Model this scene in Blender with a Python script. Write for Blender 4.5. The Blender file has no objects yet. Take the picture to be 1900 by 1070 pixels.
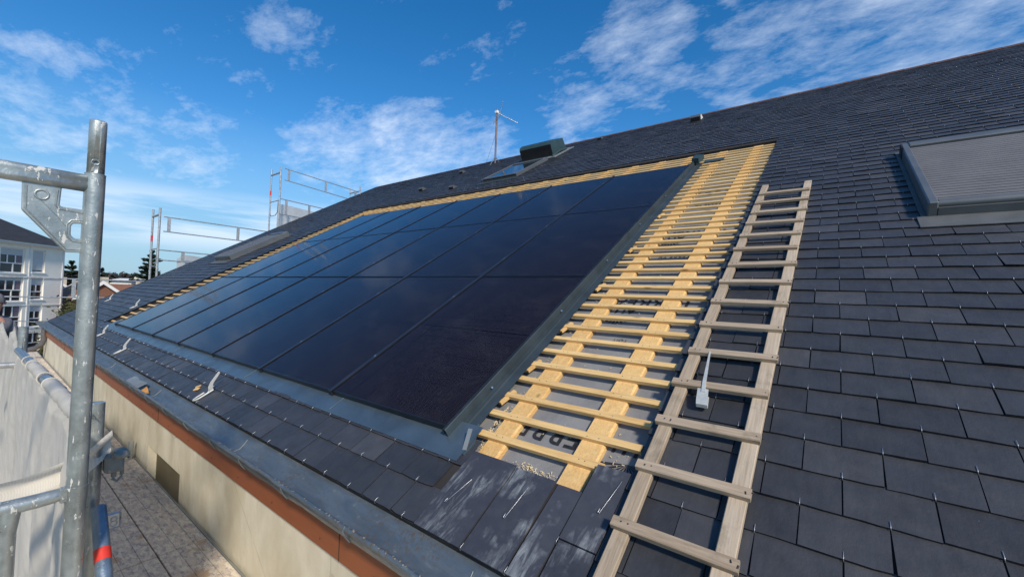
import bpy, bmesh, math, random
from mathutils import Vector, Matrix, noise
random.seed(7)
R = random.random
def U(a, b): return a + (b - a) * random.random()
C = bpy.context.scene.collection
CAMZ = 8.0                      # camera (eye) height above the ground; all world heights below are given from the eye
TH = 0.5291631
ct, st = math.cos(TH), math.sin(TH)
D0 = 1.43                       # perpendicular distance of the slate plane from the eye
def RP(s, t, h=0.0):            # roof coordinates (along the eave, up the slope, off the slates) -> world
    d = D0 - h
    return Vector((s, t * ct + d * st, t * st - d * ct + CAMZ))
def RF(s, t, h=0.0): return Matrix.Translation(RP(s, t, h)) @ Matrix.Rotation(TH, 4, 'X')
def W(x, y, z): return Vector((x, y, z + CAMZ))

# ------------------------------------------------------------------ materials
class NT:
    def __init__(s, nt): s.nt = nt
    def n(s, typ, ins=None, **kw):
        nd = s.nt.nodes.new(typ)
        for k, v in kw.items(): setattr(nd, k, v)
        for k, v in (ins or {}).items():
            if isinstance(v, bpy.types.NodeSocket): s.nt.links.new(v, nd.inputs[k])
            else: nd.inputs[k].default_value = v
        return nd
    def link(s, a, b): s.nt.links.new(a, b)
    def math(s, op, a, b=None, c=None, clamp=False):
        nd = s.nt.nodes.new('ShaderNodeMath'); nd.operation = op; nd.use_clamp = clamp
        for i, v in enumerate((a, b, c)):
            if v is None: continue
            if isinstance(v, bpy.types.NodeSocket): s.nt.links.new(v, nd.inputs[i])
            else: nd.inputs[i].default_value = v
        return nd.outputs[0]
    def mix(s, f, a, b, bt='MIX'):
        nd = s.nt.nodes.new('ShaderNodeMix'); nd.data_type = 'RGBA'; nd.blend_type = bt
        for i, v in ((0, f), (6, a), (7, b)):
            if isinstance(v, bpy.types.NodeSocket): s.nt.links.new(v, nd.inputs[i])
            else: nd.inputs[i].default_value = v if i == 0 else (*v, 1)[:4]
        return nd.outputs[2]
    def ramp(s, f, stops):
        nd = s.nt.nodes.new('ShaderNodeValToRGB'); e = nd.color_ramp.elements
        while len(e) < len(stops): e.new(0.5)
        for el, (p, c) in zip(e, stops):
            el.position = p; el.color = (c, c, c, 1) if not hasattr(c, '__len__') else (*c, 1)
        s.nt.links.new(f, nd.inputs[0]); return nd.outputs[0]
    def noise(s, vec, scale, detail=4, rough=.55, dist=0.0):
        return s.n('ShaderNodeTexNoise', {'Vector': vec, 'Scale': scale, 'Detail': detail, 'Roughness': rough, 'Distortion': dist}).outputs[0]
    def map(s, vec, sc=(1, 1, 1), loc=(0, 0, 0), rot=(0, 0, 0)):
        return s.n('ShaderNodeMapping', {'Vector': vec, 'Scale': sc, 'Location': loc, 'Rotation': rot}).outputs[0]
def newmat(name, base=(.5, .5, .5), rough=.6, metal=0.0, spec=.5):
    m = bpy.data.materials.new(name); m.use_nodes = True
    t = NT(m.node_tree); b = m.node_tree.nodes['Principled BSDF']
    b.inputs['Base Color'].default_value = (*base, 1); b.inputs['Roughness'].default_value = rough
    b.inputs['Metallic'].default_value = metal; b.inputs['Specular IOR Level'].default_value = spec
    return m, t, b
def bump(t, b, h, dist=.002, strength=.6):
    nd = t.n('ShaderNodeBump', {'Height': h, 'Distance': dist, 'Strength': strength}); t.link(nd.outputs[0], b.inputs['Normal'])
def oc(t): return t.n('ShaderNodeTexCoord').outputs['Object']
def gp(t): return t.n('ShaderNodeNewGeometry').outputs['Position']

def noisy(name, c1, c2, scale=5, rough=.7, metal=0, sc=(1, 1, 1), bd=.002, detail=6, spec=.5):
    m, t, b = newmat(name, c1, rough, metal, spec)
    v = t.map(oc(t), sc); f = t.noise(v, scale, detail, .6)
    f2 = t.ramp(f, [(.35, 0.0), (.65, 1.0)])
    t.link(t.mix(f2, c1, c2), b.inputs['Base Color'])
    if bd: bump(t, b, t.noise(v, scale * 6, 4), bd)
    return m

def m_slate():
    m, t, b = newmat('slate', rough=.5, spec=.45)
    g = t.n('ShaderNodeNewGeometry'); rnd = g.outputs['Random Per Island']; v = oc(t)
    col = t.ramp(rnd, [(0, (.036, .037, .041)), (.4, (.043, .045, .050)), (.8, (.052, .053, .058)), (1, (.068, .068, .071))])
    n1 = t.noise(v, 9, 6, .65); n2 = t.noise(t.map(v, (40, 6, 6)), 1.3, 4)
    k = t.math('ADD', t.math('MULTIPLY', n1, .9), t.math('MULTIPLY', n2, .4))
    col = t.mix(1.0, col, t.ramp(k, [(.35, .72), (.95, 1.28)]), 'MULTIPLY')
    # sparse chalky specks
    vo = t.n('ShaderNodeTexVoronoi', {'Vector': v, 'Scale': 34.0}).outputs['Distance']
    sp = t.math('MULTIPLY', t.ramp(vo, [(.03, 1.0), (.07, 0.0)]), t.ramp(t.noise(v, 3.1, 3), [(.58, 0.0), (.66, .5)]))
    col = t.mix(sp, col, (.28, .27, .25))
    t.link(col, b.inputs['Base Color'])
    t.link(t.ramp(t.noise(v, 14, 3), [(.3, .38), (.7, .56)]), b.inputs['Roughness'])
    bump(t, b, t.math('ADD', t.noise(v, 26, 6, .7), t.math('MULTIPLY', t.noise(t.map(v, (1, .35, 1)), 90, 3), .35)), .004, .55)
    return m
def m_slate_stained():
    m, t, b = newmat('slate_stained', rough=.62)
    v = oc(t)
    n = t.noise(t.map(v, (30, 6, 6)), 1.0, 8, .72, .6); w = t.noise(v, 5.5, 4, .6)
    k = t.math('MULTIPLY', t.ramp(n, [(.44, 0.0), (.66, 1.0)]), t.ramp(w, [(.49, 0.0), (.61, 1.0)]))
    g = t.n('ShaderNodeNewGeometry'); rnd = g.outputs['Random Per Island']
    base = t.ramp(rnd, [(0, (.028, .031, .042)), (1, (.050, .053, .066))])
    base = t.mix(t.ramp(t.noise(v, 20, 5), [(.4, 0.0), (.8, .35)]), base, (.09, .09, .10))
    t.link(t.mix(t.math('MULTIPLY', k, .8), base, (.34, .36, .36)), b.inputs['Base Color'])
    bump(t, b, t.noise(v, 30, 5), .003)
    return m
def m_wood(name, cA, cB, cK, axis='x', rough=.65, knots=.5):
    m, t, b = newmat(name, cA, rough, 0, .3)
    inf = t.n('ShaderNodeObjectInfo')
    off = t.n('ShaderNodeCombineXYZ', {0: t.math('MULTIPLY', inf.outputs['Random'], 37.0), 1: t.math('MULTIPLY', inf.outputs['Random'], 11.0), 2: 0.0}).outputs[0]
    v = t.n('ShaderNodeVectorMath', {0: oc(t), 1: off}, operation='ADD').outputs[0]
    s = (1.2, 26, 26) if axis == 'x' else (26, 1.2, 26)
    gr = t.noise(t.map(v, s), 1.0, 8, .68, 1.4); fine = t.noise(t.map(v, tuple(q * 5 for q in s)), 1.0, 4, .6)
    col = t.mix(t.ramp(gr, [(.32, 0.0), (.7, 1.0)]), cA, cB)
    col = t.mix(t.math('MULTIPLY', t.ramp(fine, [(.45, 0.0), (.68, 1.0)]), .6), col, cK)
    vo = t.n('ShaderNodeTexVoronoi', {'Vector': t.map(v, (3.2, 9, 9) if axis == 'x' else (9, 3.2, 9)), 'Scale': 1.0}).outputs['Distance']
    col = t.mix(t.math('MULTIPLY', t.ramp(vo, [(.05, 1.0), (.13, 0.0)]), knots), col, tuple(q * .4 for q in cK))
    col = t.mix(.35, col, t.ramp(inf.outputs['Random'], [(0, tuple(q * .8 for q in cA)), (1, tuple(min(1, q * 1.1) for q in cB))]))
    dk_ = t.noise(v, 7.0, 7, .72, .3)
    col = t.mix(t.ramp(dk_, [(.54, 0.0), (.70, .55 if 'weathered' in name else .22)]), col, tuple(q * .45 for q in cA))
    t.link(col, b.inputs['Base Color']); bump(t, b, t.math('ADD', fine, t.math('MULTIPLY', dk_, .5)), .0018, .7)
    return m
def m_galv(name='galvanised', base=(.40, .435, .42), splat=.85, metal=.6, rough=.32):
    m, t, b = newmat(name, base, rough, metal)
    v = oc(t)
    n = t.noise(v, 18, 5, .6); n2 = t.noise(t.map(v, (1, 1, .3)), 90, 4, .6)
    col = t.mix(t.ramp(n, [(.3, 0.0), (.7, 1.0)]), tuple(q * .78 for q in base), tuple(min(1, q * 1.2) for q in base))
    col = t.mix(t.ramp(t.noise(t.map(v, (6, 6, 1.5)), 3, 4), [(.55, 0.0), (.75, .5)]), col, (.17, .19, .20))
    k = t.math('MULTIPLY', t.ramp(n2, [(.635, 0.0), (.65, 1.0)]), splat)
    k2 = t.math('MULTIPLY', t.ramp(t.noise(t.map(v, (1, 1, .6)), 30, 5, .62), [(.655, 0.0), (.665, 1.0)]), splat)
    kk = t.math('MAXIMUM', k, k2)
    t.link(t.mix(kk, col, (.72, .70, .63)), b.inputs['Base Color'])
    t.link(t.math('MULTIPLY', t.math('SUBTRACT', 1.0, kk), metal), b.inputs['Metallic'])
    t.link(t.ramp(n, [(.3, rough - .08), (.7, rough + .14)]), b.inputs['Roughness'])
    bump(t, b, t.math('ADD', t.noise(v, 120, 3), t.math('MULTIPLY', kk, .8)), .0012, .6)
    return m
def m_glass_panel():
    m, t, b = newmat('cell_glass', (.006, .007, .014), .07, 0, .3)
    b.inputs['IOR'].default_value = 1.26
    v = oc(t); sx = t.n('ShaderNodeSeparateXYZ', {0: v})
    x, y = sx.outputs[0], sx.outputs[1]
    def line(c, period, w):
        f = t.math('FRACT', t.math('DIVIDE', c, period)); d = t.math('ABSOLUTE', t.math('SUBTRACT', f, .5))
        return t.math('GREATER_THAN', d, .5 - w / period / 2)
    wire = line(x, .0113, .0016)                       # bus wires run up the panel
    fing = line(y, .0092, .0042)
    cell = t.math('MAXIMUM', line(x, .1815, .0035), line(y, .0915, .0035))
    mid = t.math('LESS_THAN', t.math('ABSOLUTE', t.math('SUBTRACT', y, .870)), .006)
    col = t.mix(t.math('MULTIPLY', fing, .55), (.004, .004, .007), (.008, .007, .011))
    col = t.mix(t.math('MULTIPLY', wire, t.math('SUBTRACT', 1.0, fing)), col, (.13, .10, .13))
    col = t.mix(t.math('MAXIMUM', t.math('MULTIPLY', cell, .6), mid), col, (.003, .003, .005))
    dust = t.math('MULTIPLY', t.ramp(t.noise(v, 3.5, 8, .7, .6), [(.5, 0.0), (.8, .045)]), 1.0)
    spk = t.math('MULTIPLY', t.ramp(t.n('ShaderNodeTexVoronoi', {'Vector': v, 'Scale': 16.0}).outputs['Distance'], [(.02, .5), (.045, 0.0)]), t.ramp(t.noise(v, 2.0, 2), [(.55, 0.0), (.62, 1.0)]))
    col = t.mix(t.math('MAXIMUM', dust, spk), col, (.35, .34, .32))
    t.link(col, b.inputs['Base Color'])
    b.inputs['Coat Weight'].default_value = .0
    n = t.noise(v, 2.2, 3); t.link(t.ramp(n, [(.3, .05), (.8, .13)]), b.inputs['Roughness'])
    bump(t, b, t.noise(t.map(v, (1, 1, 1)), 1.6, 2), .0015, .25)
    return m
def m_zinc(name, c, rough=.42, metal=.55):
    m, t, b = newmat(name, c, rough, metal)
    v = oc(t); n = t.noise(v, 3.5, 6, .6, .5)
    col = t.mix(t.ramp(n, [(.35, 0.0), (.7, 1.0)]), tuple(q * .82 for q in c), tuple(q * 1.2 for q in c))
    col = t.mix(t.ramp(t.noise(v, 40, 4), [(.62, 0.0), (.75, .35)]), col, tuple(min(1, q * 1.7) for q in c))
    t.link(col, b.inputs['Base Color']); t.link(t.ramp(t.noise(v, 9, 4), [(.3, rough - .08), (.7, rough + .12)]), b.inputs['Roughness'])
    bump(t, b, t.noise(v, 2.5, 3), .006, .35)
    return m
def m_gutter():
    m, t, b = newmat('gutter_zinc', (.3, .33, .34), .4, .5)
    v = oc(t)
    n = t.noise(t.map(v, (3, 12, 12)), 1, 7, .65, .6); n2 = t.noise(t.map(v, (5, 9, 9)), 2.6, 6, .7)
    col = t.mix(t.ramp(n, [(.35, 0.0), (.68, 1.0)]), (.12, .155, .18), (.20, .24, .265))
    col = t.mix(t.ramp(n2, [(.60, 0.0), (.72, .45)]), col, (.42, .44, .43))
    sep = t.n('ShaderNodeSeparateXYZ', {0: v})
    rimm = t.ramp(sep.outputs[1], [(0.0, 1.0), (1.0, 0.0)])
    dirt = t.math('MULTIPLY', t.ramp(t.noise(v, 55, 5, .7), [(.5, 0.0), (.6, 1.0)]), t.ramp(t.noise(v, 2.1, 4), [(.45, 0.0), (.62, .9)]))
    t.link(t.mix(dirt, col, (.17, .14, .10)), b.inputs['Base Color'])
    t.link(t.ramp(n2, [(.3, .32), (.7, .6)]), b.inputs['Roughness']); bump(t, b, t.noise(v, 30, 4), .002, .5)
    return m
def m_wall():
    m, t, b = newmat('render_wall', (.4, .36, .25), .85, 0, .2)
    v = oc(t)
    n = t.noise(t.map(v, (1.6, 1, .8)), 1.5, 6, .6, .4); n2 = t.noise(t.map(v, (3, 1, 1.4)), 1.2, 6, .6)
    col = t.mix(t.ramp(n, [(.35, 0.0), (.65, 1.0)]), (.55, .49, .35), (.76, .71, .56))
    col = t.mix(t.ramp(n2, [(.5, 0.0), (.75, .45)]), col, (.38, .35, .25))
    n3 = t.noise(t.map(v, (4, 1, 1.8)), 1.0, 7, .65)
    col = t.mix(t.ramp(n3, [(.56, 0.0), (.68, .38)]), col, (.84, .80, .67))
    vo = t.n('ShaderNodeTexVoronoi', {'Vector': t.map(v, (.55, 1, .8)), 'Scale': 1.0}, feature='DISTANCE_TO_EDGE').outputs['Distance']
    ck = t.math('LESS_THAN', t.math('ADD', vo, t.math('MULTIPLY', t.noise(v, 12, 4), .012)), .0085)
    col = t.mix(t.math('MULTIPLY', ck, .25), col, (.22, .19, .13))
    col = t.mix(t.ramp(t.noise(v, 26, 5, .7), [(.6, 0.0), (.72, .3)]), col, (.36, .32, .22))
    t.link(col, b.inputs['Base Color']); bump(t, b, t.noise(v, 160, 3), .002, .5)
    return m
def m_deck():
    m, t, b = newmat('deck_board', (.2, .18, .16), .8, 0, .2)
    inf = t.n('ShaderNodeObjectInfo')
    off = t.n('ShaderNodeCombineXYZ', {0: t.math('MULTIPLY', inf.outputs['Random'], 23.0), 1: 0.0, 2: 0.0}).outputs[0]
    v = t.n('ShaderNodeVectorMath', {0: oc(t), 1: off}, operation='ADD').outputs[0]
    n = t.noise(t.map(v, (9, 20, 5), rot=(0, 0, .3)), 1.6, 9, .75, .4); n2 = t.noise(t.map(v, (9, 22, 5), rot=(0, 0, .25)), 1.3, 8, .75, .3); n3 = t.noise(v, 60, 4, .7)
    col = t.mix(t.ramp(n, [(.40, 0.0), (.52, 1.0)]), (.40, .345, .33), (.72, .60, .47))
    col = t.mix(t.ramp(n2, [(.51, 0.0), (.55, .9)]), col, (.86, .76, .58))
    col = t.mix(t.ramp(t.noise(v, 3.3, 6, .7), [(.58, 0.0), (.63, .7)]), col, (.55, .34, .18))
    col = t.mix(t.ramp(n3, [(.58, 0.0), (.66, .6)]), col, (.42, .39, .33))
    sy = t.n('ShaderNodeSeparateXYZ', {0: v}).outputs[1]
    gv = t.math('GREATER_THAN', t.math('ABSOLUTE', t.math('SUBTRACT', t.math('FRACT', t.math('DIVIDE', sy, .098)), .5)), .478)
    col = t.mix(t.math('MULTIPLY', gv, t.ramp(n, [(.35, .75), (.6, .3)])), col, (.10, .095, .10))
    t.link(col, b.inputs['Base Color']); bump(t, b, t.math('ADD', n2, n3), .004, .7)
    return m
def m_net(name, c=(.62, .60, .54), alpha=.9, p=.004):
    m, t, b = newmat(name, c, .9, 0, .1)
    v = oc(t); sx = t.n('ShaderNodeSeparateXYZ', {0: v})
    a = t.math('ADD', sx.outputs[0], sx.outputs[1])
    w1 = t.math('SINE', t.math('MULTIPLY', a, 6.283 / p)); w2 = t.math('SINE', t.math('MULTIPLY', sx.outputs[2], 6.283 / p))
    k = t.ramp(t.math('MULTIPLY', w1, w2), [(.0, .78), (.6, 1.0)])
    dirt = t.noise(t.map(v, (2, 2, .8)), 2.2, 6, .65)
    col = t.mix(t.ramp(dirt, [(.4, 0.0), (.7, .6)]), c, tuple(q * .68 for q in c))
    t.link(t.mix(1.0, col, k, 'MULTIPLY'), b.inputs['Base Color'])
    hole = t.math('GREATER_THAN', t.math('MULTIPLY', w1, w2), .2)
    t.link(t.math('SUBTRACT', 1.0, t.math('MULTIPLY', hole, 1 - alpha)), b.inputs['Alpha'])
    b.inputs['Subsurface Weight'].default_value = 0
    tr = t.n('ShaderNodeBsdfTranslucent', {'Color': (*c, 1)})
    out = m.node_tree.nodes['Material Output']
    mx = t.n('ShaderNodeMixShader', {0: .3, 1: b.outputs[0], 2: tr.outputs[0]}); t.link(mx.outputs[0], out.inputs[0])
    bump(t, b, t.noise(v, 30, 3), .003, .5)
    return m
M = {}
M['slate_edge'] = noisy('dark_slate_edge', (.012, .012, .015), (.026, .026, .03), 60, .85, bd=.002); M['slate'] = m_slate(); M['stained'] = m_slate_stained()  # near-black colour for the foot and side faces of each slate
M['pine'] = m_wood('fresh_pine', (.70, .425, .155), (.90, .64, .29), (.36, .17, .05), knots=.95)
M['pine_up'] = m_wood('fresh_pine_upright', (.70, .405, .135), (.88, .60, .26), (.44, .23, .07), 'y', knots=.8)
M['grey_up'] = m_wood('weathered_rail', (.38, .29, .19), (.55, .45, .33), (.17, .115, .07), 'y')
M['grey_x'] = m_wood('weathered_rung', (.34, .25, .165), (.52, .42, .30), (.15, .10, .06))
M['galv'] = m_galv(); M['galv_clean'] = m_galv('galvanised_clean', (.50, .51, .50), .25); M['blue_galv'] = m_galv('blue_galvanised', (.20, .27, .34), .2, .5)
M['cell'] = m_glass_panel()
M['black'] = noisy('black_anodised', (.012, .012, .014), (.02, .02, .024), 8, .38, .3, bd=0)
M['rail'] = noisy('rail_anodised', (.022, .024, .03), (.035, .038, .045), 6, .35, .4, bd=0)
M['bolt'] = noisy('bolt_steel', (.7, .7, .7), (.8, .8, .8), 60, .25, .9, bd=0)
M['zinc'] = m_zinc('zinc_flashing', (.13, .18, .21), .36, .6); M['zinc_dark'] = m_zinc('dark_zinc', (.055, .075, .085), .5, .4); M['zinc_pale'] = m_zinc('pale_zinc', (.30, .32, .31), .5, .4)
M['gutter'] = m_gutter(); M['wall'] = m_wall(); M['deck'] = m_deck()
M['fascia'] = noisy('brown_fascia', (.25, .074, .024), (.31, .094, .032), 3, .55, bd=.0005, sc=(.3, 1, 1))
M['recess'] = noisy('olive_panel', (.115, .095, .05), (.155, .13, .075), 3, .7)
M['under'] = noisy('grey_underlay', (.20, .20, .20), (.26, .26, .255), 6, .55, bd=.004)
M['ink'] = noisy('black_print', (.015, .015, .018), (.03, .03, .034), 30, .6, bd=0)
M['dark'] = noisy('roof_boarding', (.020, .017, .015), (.035, .030, .026), 8, .9)
M['hookw'] = noisy('hook_wire', (.40, .41, .42), (.55, .56, .57), 60, .38, .9, bd=0)
M['bracket'] = noisy('galvanised_bracket', (.52, .53, .49), (.64, .65, .60), 25, .5, .3)
M['net'] = m_net('debris_net', (.90, .85, .74), .96, .007); M['net_far'] = m_net('debris_net_far', (.72, .71, .70), .45, .02)
M['lead'] = noisy('lead_flashing', (.085, .095, .095), (.13, .135, .135), 5, .6, .15); M['shell'] = noisy('grey_aluminium', (.125, .135, .14), (.155, .165, .17), 5, .42, .35, bd=0)
M['shutter'] = noisy('shutter_slats', (.155, .15, .148), (.185, .18, .176), 5, .5, .2, bd=0)
M['sky_glass'] = newmat('roof_glass', (.02, .03, .035), .03, 0, .9)[0]
M['ridge'] = noisy('ridge_clay', (.075, .035, .028), (.11, .06, .045), 9, .8)
M['white'] = noisy('white_facade', (.84, .79, .67), (.88, .84, .74), 1.5, .85, bd=.001)
M['white2'] = noisy('white_trim', (.74, .73, .69), (.80, .79, .75), 3, .8, bd=0)
M['pvc'] = noisy('white_window_frame', (.75, .75, .73), (.8, .8, .78), 8, .4, bd=0)
M['blind'] = noisy('pale_blind', (.46, .48, .48), (.52, .54, .54), 3, .6, bd=0)
M['pane'] = newmat('window_pane', (.018, .018, .026), .06, 0, .6)[0]
M['darkroof'] = noisy('dark_roof', (.028, .028, .03), (.045, .045, .048), 2, .75, sc=(1, 1, 4), bd=.02)
M['redband'] = noisy('red_tape', (.75, .05, .03), (.62, .03, .02), 20, .45, bd=0)
M['maroon'] = noisy('maroon_band', (.15, .02, .02), (.18, .03, .025), 4, .7, bd=0)
M['rust'] = noisy('antenna_mast', (.13, .10, .10), (.22, .17, .16), 10, .5, .4, bd=0)
M['teal'] = m_zinc('teal_zinc', (.045, .085, .09), .5, .3)
M['blackbox'] = noisy('black_louvre', (.006, .006, .008), (.014, .014, .016), 10, .7, bd=0)
M['tile'] = noisy('brown_tiles', (.17, .075, .045), (.24, .115, .07), 3, .85, sc=(1, 1, 6), bd=.02)
M['brick'] = noisy('house_wall', (.50, .44, .33), (.58, .52, .42), 2, .9)
M['bark'] = noisy('bark', (.07, .05, .035), (.11, .085, .06), 6, .9)
def m_leaf(name, a, bcol):
    m, t, b = newmat(name, a, .7, 0, .25)
    g = t.n('ShaderNodeNewGeometry')
    col = t.mix(g.outputs['Random Per Island'], a, bcol)
    t.link(t.mix(t.noise(oc(t), .8, 3), tuple(q * .7 for q in a), col), b.inputs['Base Color'])
    return m
M['cedar'] = m_leaf('cedar_needles', (.018, .035, .022), (.045, .075, .040))
M['leaf'] = m_leaf('olive_leaves', (.055, .065, .018), (.13, .125, .045))
M['wood_far'] = m_leaf('distant_trees', (.045, .045, .04), (.085, .08, .065))
M['chip'] = noisy('wood_shaving', (.72, .55, .28), (.80, .65, .40), 30, .8, bd=0)
M['grit'] = noisy('gutter_grit', (.10, .08, .055), (.40, .36, .28), 60, .9, bd=0)
M['skin'] = noisy('skin', (.52, .27, .18), (.60, .33, .23), 9, .6, bd=0)
M['hair'] = noisy('grey_hair', (.13, .13, .135), (.24, .24, .25), 60, .8)
M['jacket'] = noisy('grey_jacket', (.15, .16, .18), (.22, .23, .25), 12, .9)
M['trousers'] = noisy('dark_trousers', (.03, .035, .05), (.05, .055, .07), 12, .9)

# ------------------------------------------------------------------ mesh builder
I4 = Matrix.Identity(4)
class MB:
    def __init__(s): s.v = []; s.f = []; s.sm = []; s.mi = []
    def add(s, vs, fs, smooth=False, mi=0):
        o = len(s.v); s.v += [Vector(q) for q in vs]
        for f in fs: s.f.append([o + i for i in f]); s.sm.append(smooth); s.mi.append(mi)
        return s
    def box(s, a, b, X=I4, bev=0.0, mi=0):
        x0, y0, z0 = [min(p, q) for p, q in zip(a, b)]; x1, y1, z1 = [max(p, q) for p, q in zip(a, b)]
        if bev <= 0:
            vs = [(x, y, z) for z in (z0, z1) for y in (y0, y1) for x in (x0, x1)]
            fs = [(0, 2, 3, 1), (4, 5, 7, 6), (0, 1, 5, 4), (2, 6, 7, 3), (0, 4, 6, 2), (1, 3, 7, 5)]
            return s.add([X @ Vector(q) for q in vs], fs, mi=mi)
        bm = bmesh.new(); bmesh.ops.create_cube(bm, size=1)
        for v in bm.verts: v.co = Vector(((x0 + x1) / 2 + v.co.x * (x1 - x0), (y0 + y1) / 2 + v.co.y * (y1 - y0), (z0 + z1) / 2 + v.co.z * (z1 - z0)))
        bmesh.ops.bevel(bm, geom=bm.edges[:], offset=bev, segments=1, affect='EDGES')
        bm.verts.index_update()
        s.add([X @ v.co for v in bm.verts], [[v.index for v in f.verts] for f in bm.faces], mi=mi); bm.free(); return s
    def prism(s, poly, z0, z1, fn=None, mi=0):      # polygon (a,b) between two heights; fn maps (a,b,z) to a point
        fn = fn or (lambda a, b, z: Vector((a, b, z))); n = len(poly)
        ar = sum(poly[i][0] * poly[(i + 1) % n][1] - poly[(i + 1) % n][0] * poly[i][1] for i in range(n))
        if ar < 0: poly = poly[::-1]
        vs = [fn(a, b, z0) for a, b in poly] + [fn(a, b, z1) for a, b in poly]
        return s.add(vs, [list(range(n))[::-1], list(range(n, 2 * n))] + [(i, (i + 1) % n, n + (i + 1) % n, n + i) for i in range(n)], mi=mi)
    def tube(s, pts, r, seg=16, caps=True, mi=0):
        pts = [Vector(p) for p in pts]; rs = r if hasattr(r, '__len__') else [r] * len(pts)
        rings = []; up = None
        for i, p in enumerate(pts):
            d = (pts[min(i + 1, len(pts) - 1)] - pts[max(i - 1, 0)]).normalized()
            if up is None: up = d.orthogonal().normalized()
            up = (up - d * up.dot(d)).normalized(); w = d.cross(up)
            rings.append([p + (up * math.cos(2 * math.pi * k / seg) + w * math.sin(2 * math.pi * k / seg)) * rs[i] for k in range(seg)])
        vs = [v for rg in rings for v in rg]; fs = []
        for i in range(len(pts) - 1):
            for k in range(seg): fs.append((i * seg + k, i * seg + (k + 1) % seg, (i + 1) * seg + (k + 1) % seg, (i + 1) * seg + k))
        s.add(vs, fs, True, mi)
        if caps:
            s.add(rings[0][::-1], [list(range(seg))], mi=mi); s.add(rings[-1], [list(range(seg))], mi=mi)
        return s
    def grid(s, fn, nu, nv, smooth=True, mi=0):
        vs = [fn(i / nu, j / nv) for j in range(nv + 1) for i in range(nu + 1)]
        fs = [(j * (nu + 1) + i, j * (nu + 1) + i + 1, (j + 1) * (nu + 1) + i + 1, (j + 1) * (nu + 1) + i) for j in range(nv) for i in range(nu)]
        return s.add(vs, fs, smooth, mi)
    def ring(s, c, n, r, rr, seg=24):
        n = Vector(n).normalized(); a = n.orthogonal().normalized(); b = n.cross(a)
        pts = [Vector(c) + (a * math.cos(2 * math.pi * k / seg) + b * math.sin(2 * math.pi * k / seg)) * r for k in range(seg + 1)]
        return s.tube(pts, rr, 8, False)
    def build(s, name, mat, parent=None, inv=None):
        me = bpy.data.meshes.new(name)
        X = inv if inv is not None else (parent['_inv_m'] if False else None)
        if parent is not None and X is None: X = INV.get(parent.name, I4)
        vs = [X @ v for v in s.v] if X is not None else s.v
        me.from_pydata([tuple(v) for v in vs], [], s.f)
        for p, sm, mi in zip(me.polygons, s.sm, s.mi): p.use_smooth = sm; p.material_index = mi
        for m in (mat if isinstance(mat, (list, tuple)) else [mat]): me.materials.append(m)
        me.update()
        o = bpy.data.objects.new(name, me); C.objects.link(o)
        if parent is not None: o.parent = parent; INV[o.name] = X
        return o
INV = {}
def tag(o, label=None, cat=None, group=None, kind=None):
    if label: o['label'] = label
    if cat: o['category'] = cat
    if group: o['group'] = group
    if kind: o['kind'] = kind
    return o
def thing(name, label, cat, X, group=None, local=False):
    """Empty at the thing's base. Parts given in world coordinates are moved into its frame (local=True: parts already are)."""
    o = bpy.data.objects.new(name, None); C.objects.link(o); o.empty_display_size = .1
    if not isinstance(X, Matrix): X = Matrix.Translation(X)
    o.matrix_world = X; INV[o.name] = I4 if local else X.inverted()
    return tag(o, label, cat, group)
def solo(mb, name, mat, X, label, cat, group=None, local=False, kind=None):
    if not isinstance(X, Matrix): X = Matrix.Translation(X)
    o = mb.build(name, mat, None, I4 if local else X.inverted()); o.matrix_world = X
    INV[o.name] = I4 if local else X.inverted()
    return tag(o, label, cat, group, kind)
def evalmesh(o):
    dg = bpy.context.evaluated_depsgraph_get(); me = bpy.data.meshes.new_from_object(o.evaluated_get(dg)); return me
def plate(outer, holes, thick, bev, fn):        # flat plate with holes, rounded edges; fn maps (a,b,c)->point
    cu = bpy.data.curves.new('outline', 'CURVE'); cu.dimensions = '2D'; cu.fill_mode = 'BOTH'
    cu.extrude = thick / 2 - bev; cu.bevel_depth = bev; cu.bevel_resolution = 1
    for pl in [outer] + holes:
        sp = cu.splines.new('POLY'); sp.points.add(len(pl) - 1); sp.use_cyclic_u = True
        for p, q in zip(sp.points, pl): p.co = (q[0], q[1], 0, 1)
    o = bpy.data.objects.new('outline', cu); C.objects.link(o); me = evalmesh(o)
    mb = MB(); mb.add([fn(*v.co) for v in me.vertices], [list(p.vertices) for p in me.polygons])
    bpy.data.objects.remove(o); bpy.data.curves.remove(cu); bpy.data.meshes.remove(me); return mb
def roundpoly(pts, r, n=4):
    out = []
    for i, p in enumerate(pts):
        p = Vector(p); a = Vector(pts[i - 1]) - p; b = Vector(pts[(i + 1) % len(pts)]) - p
        k = min(r, a.length / 2.2, b.length / 2.2); A = p + a.normalized() * k; B = p + b.normalized() * k
        for j in range(n + 1):
            u = j / n; out.append(tuple(A * (1 - u) ** 2 + p * 2 * u * (1 - u) + B * u * u))
    return out

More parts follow.
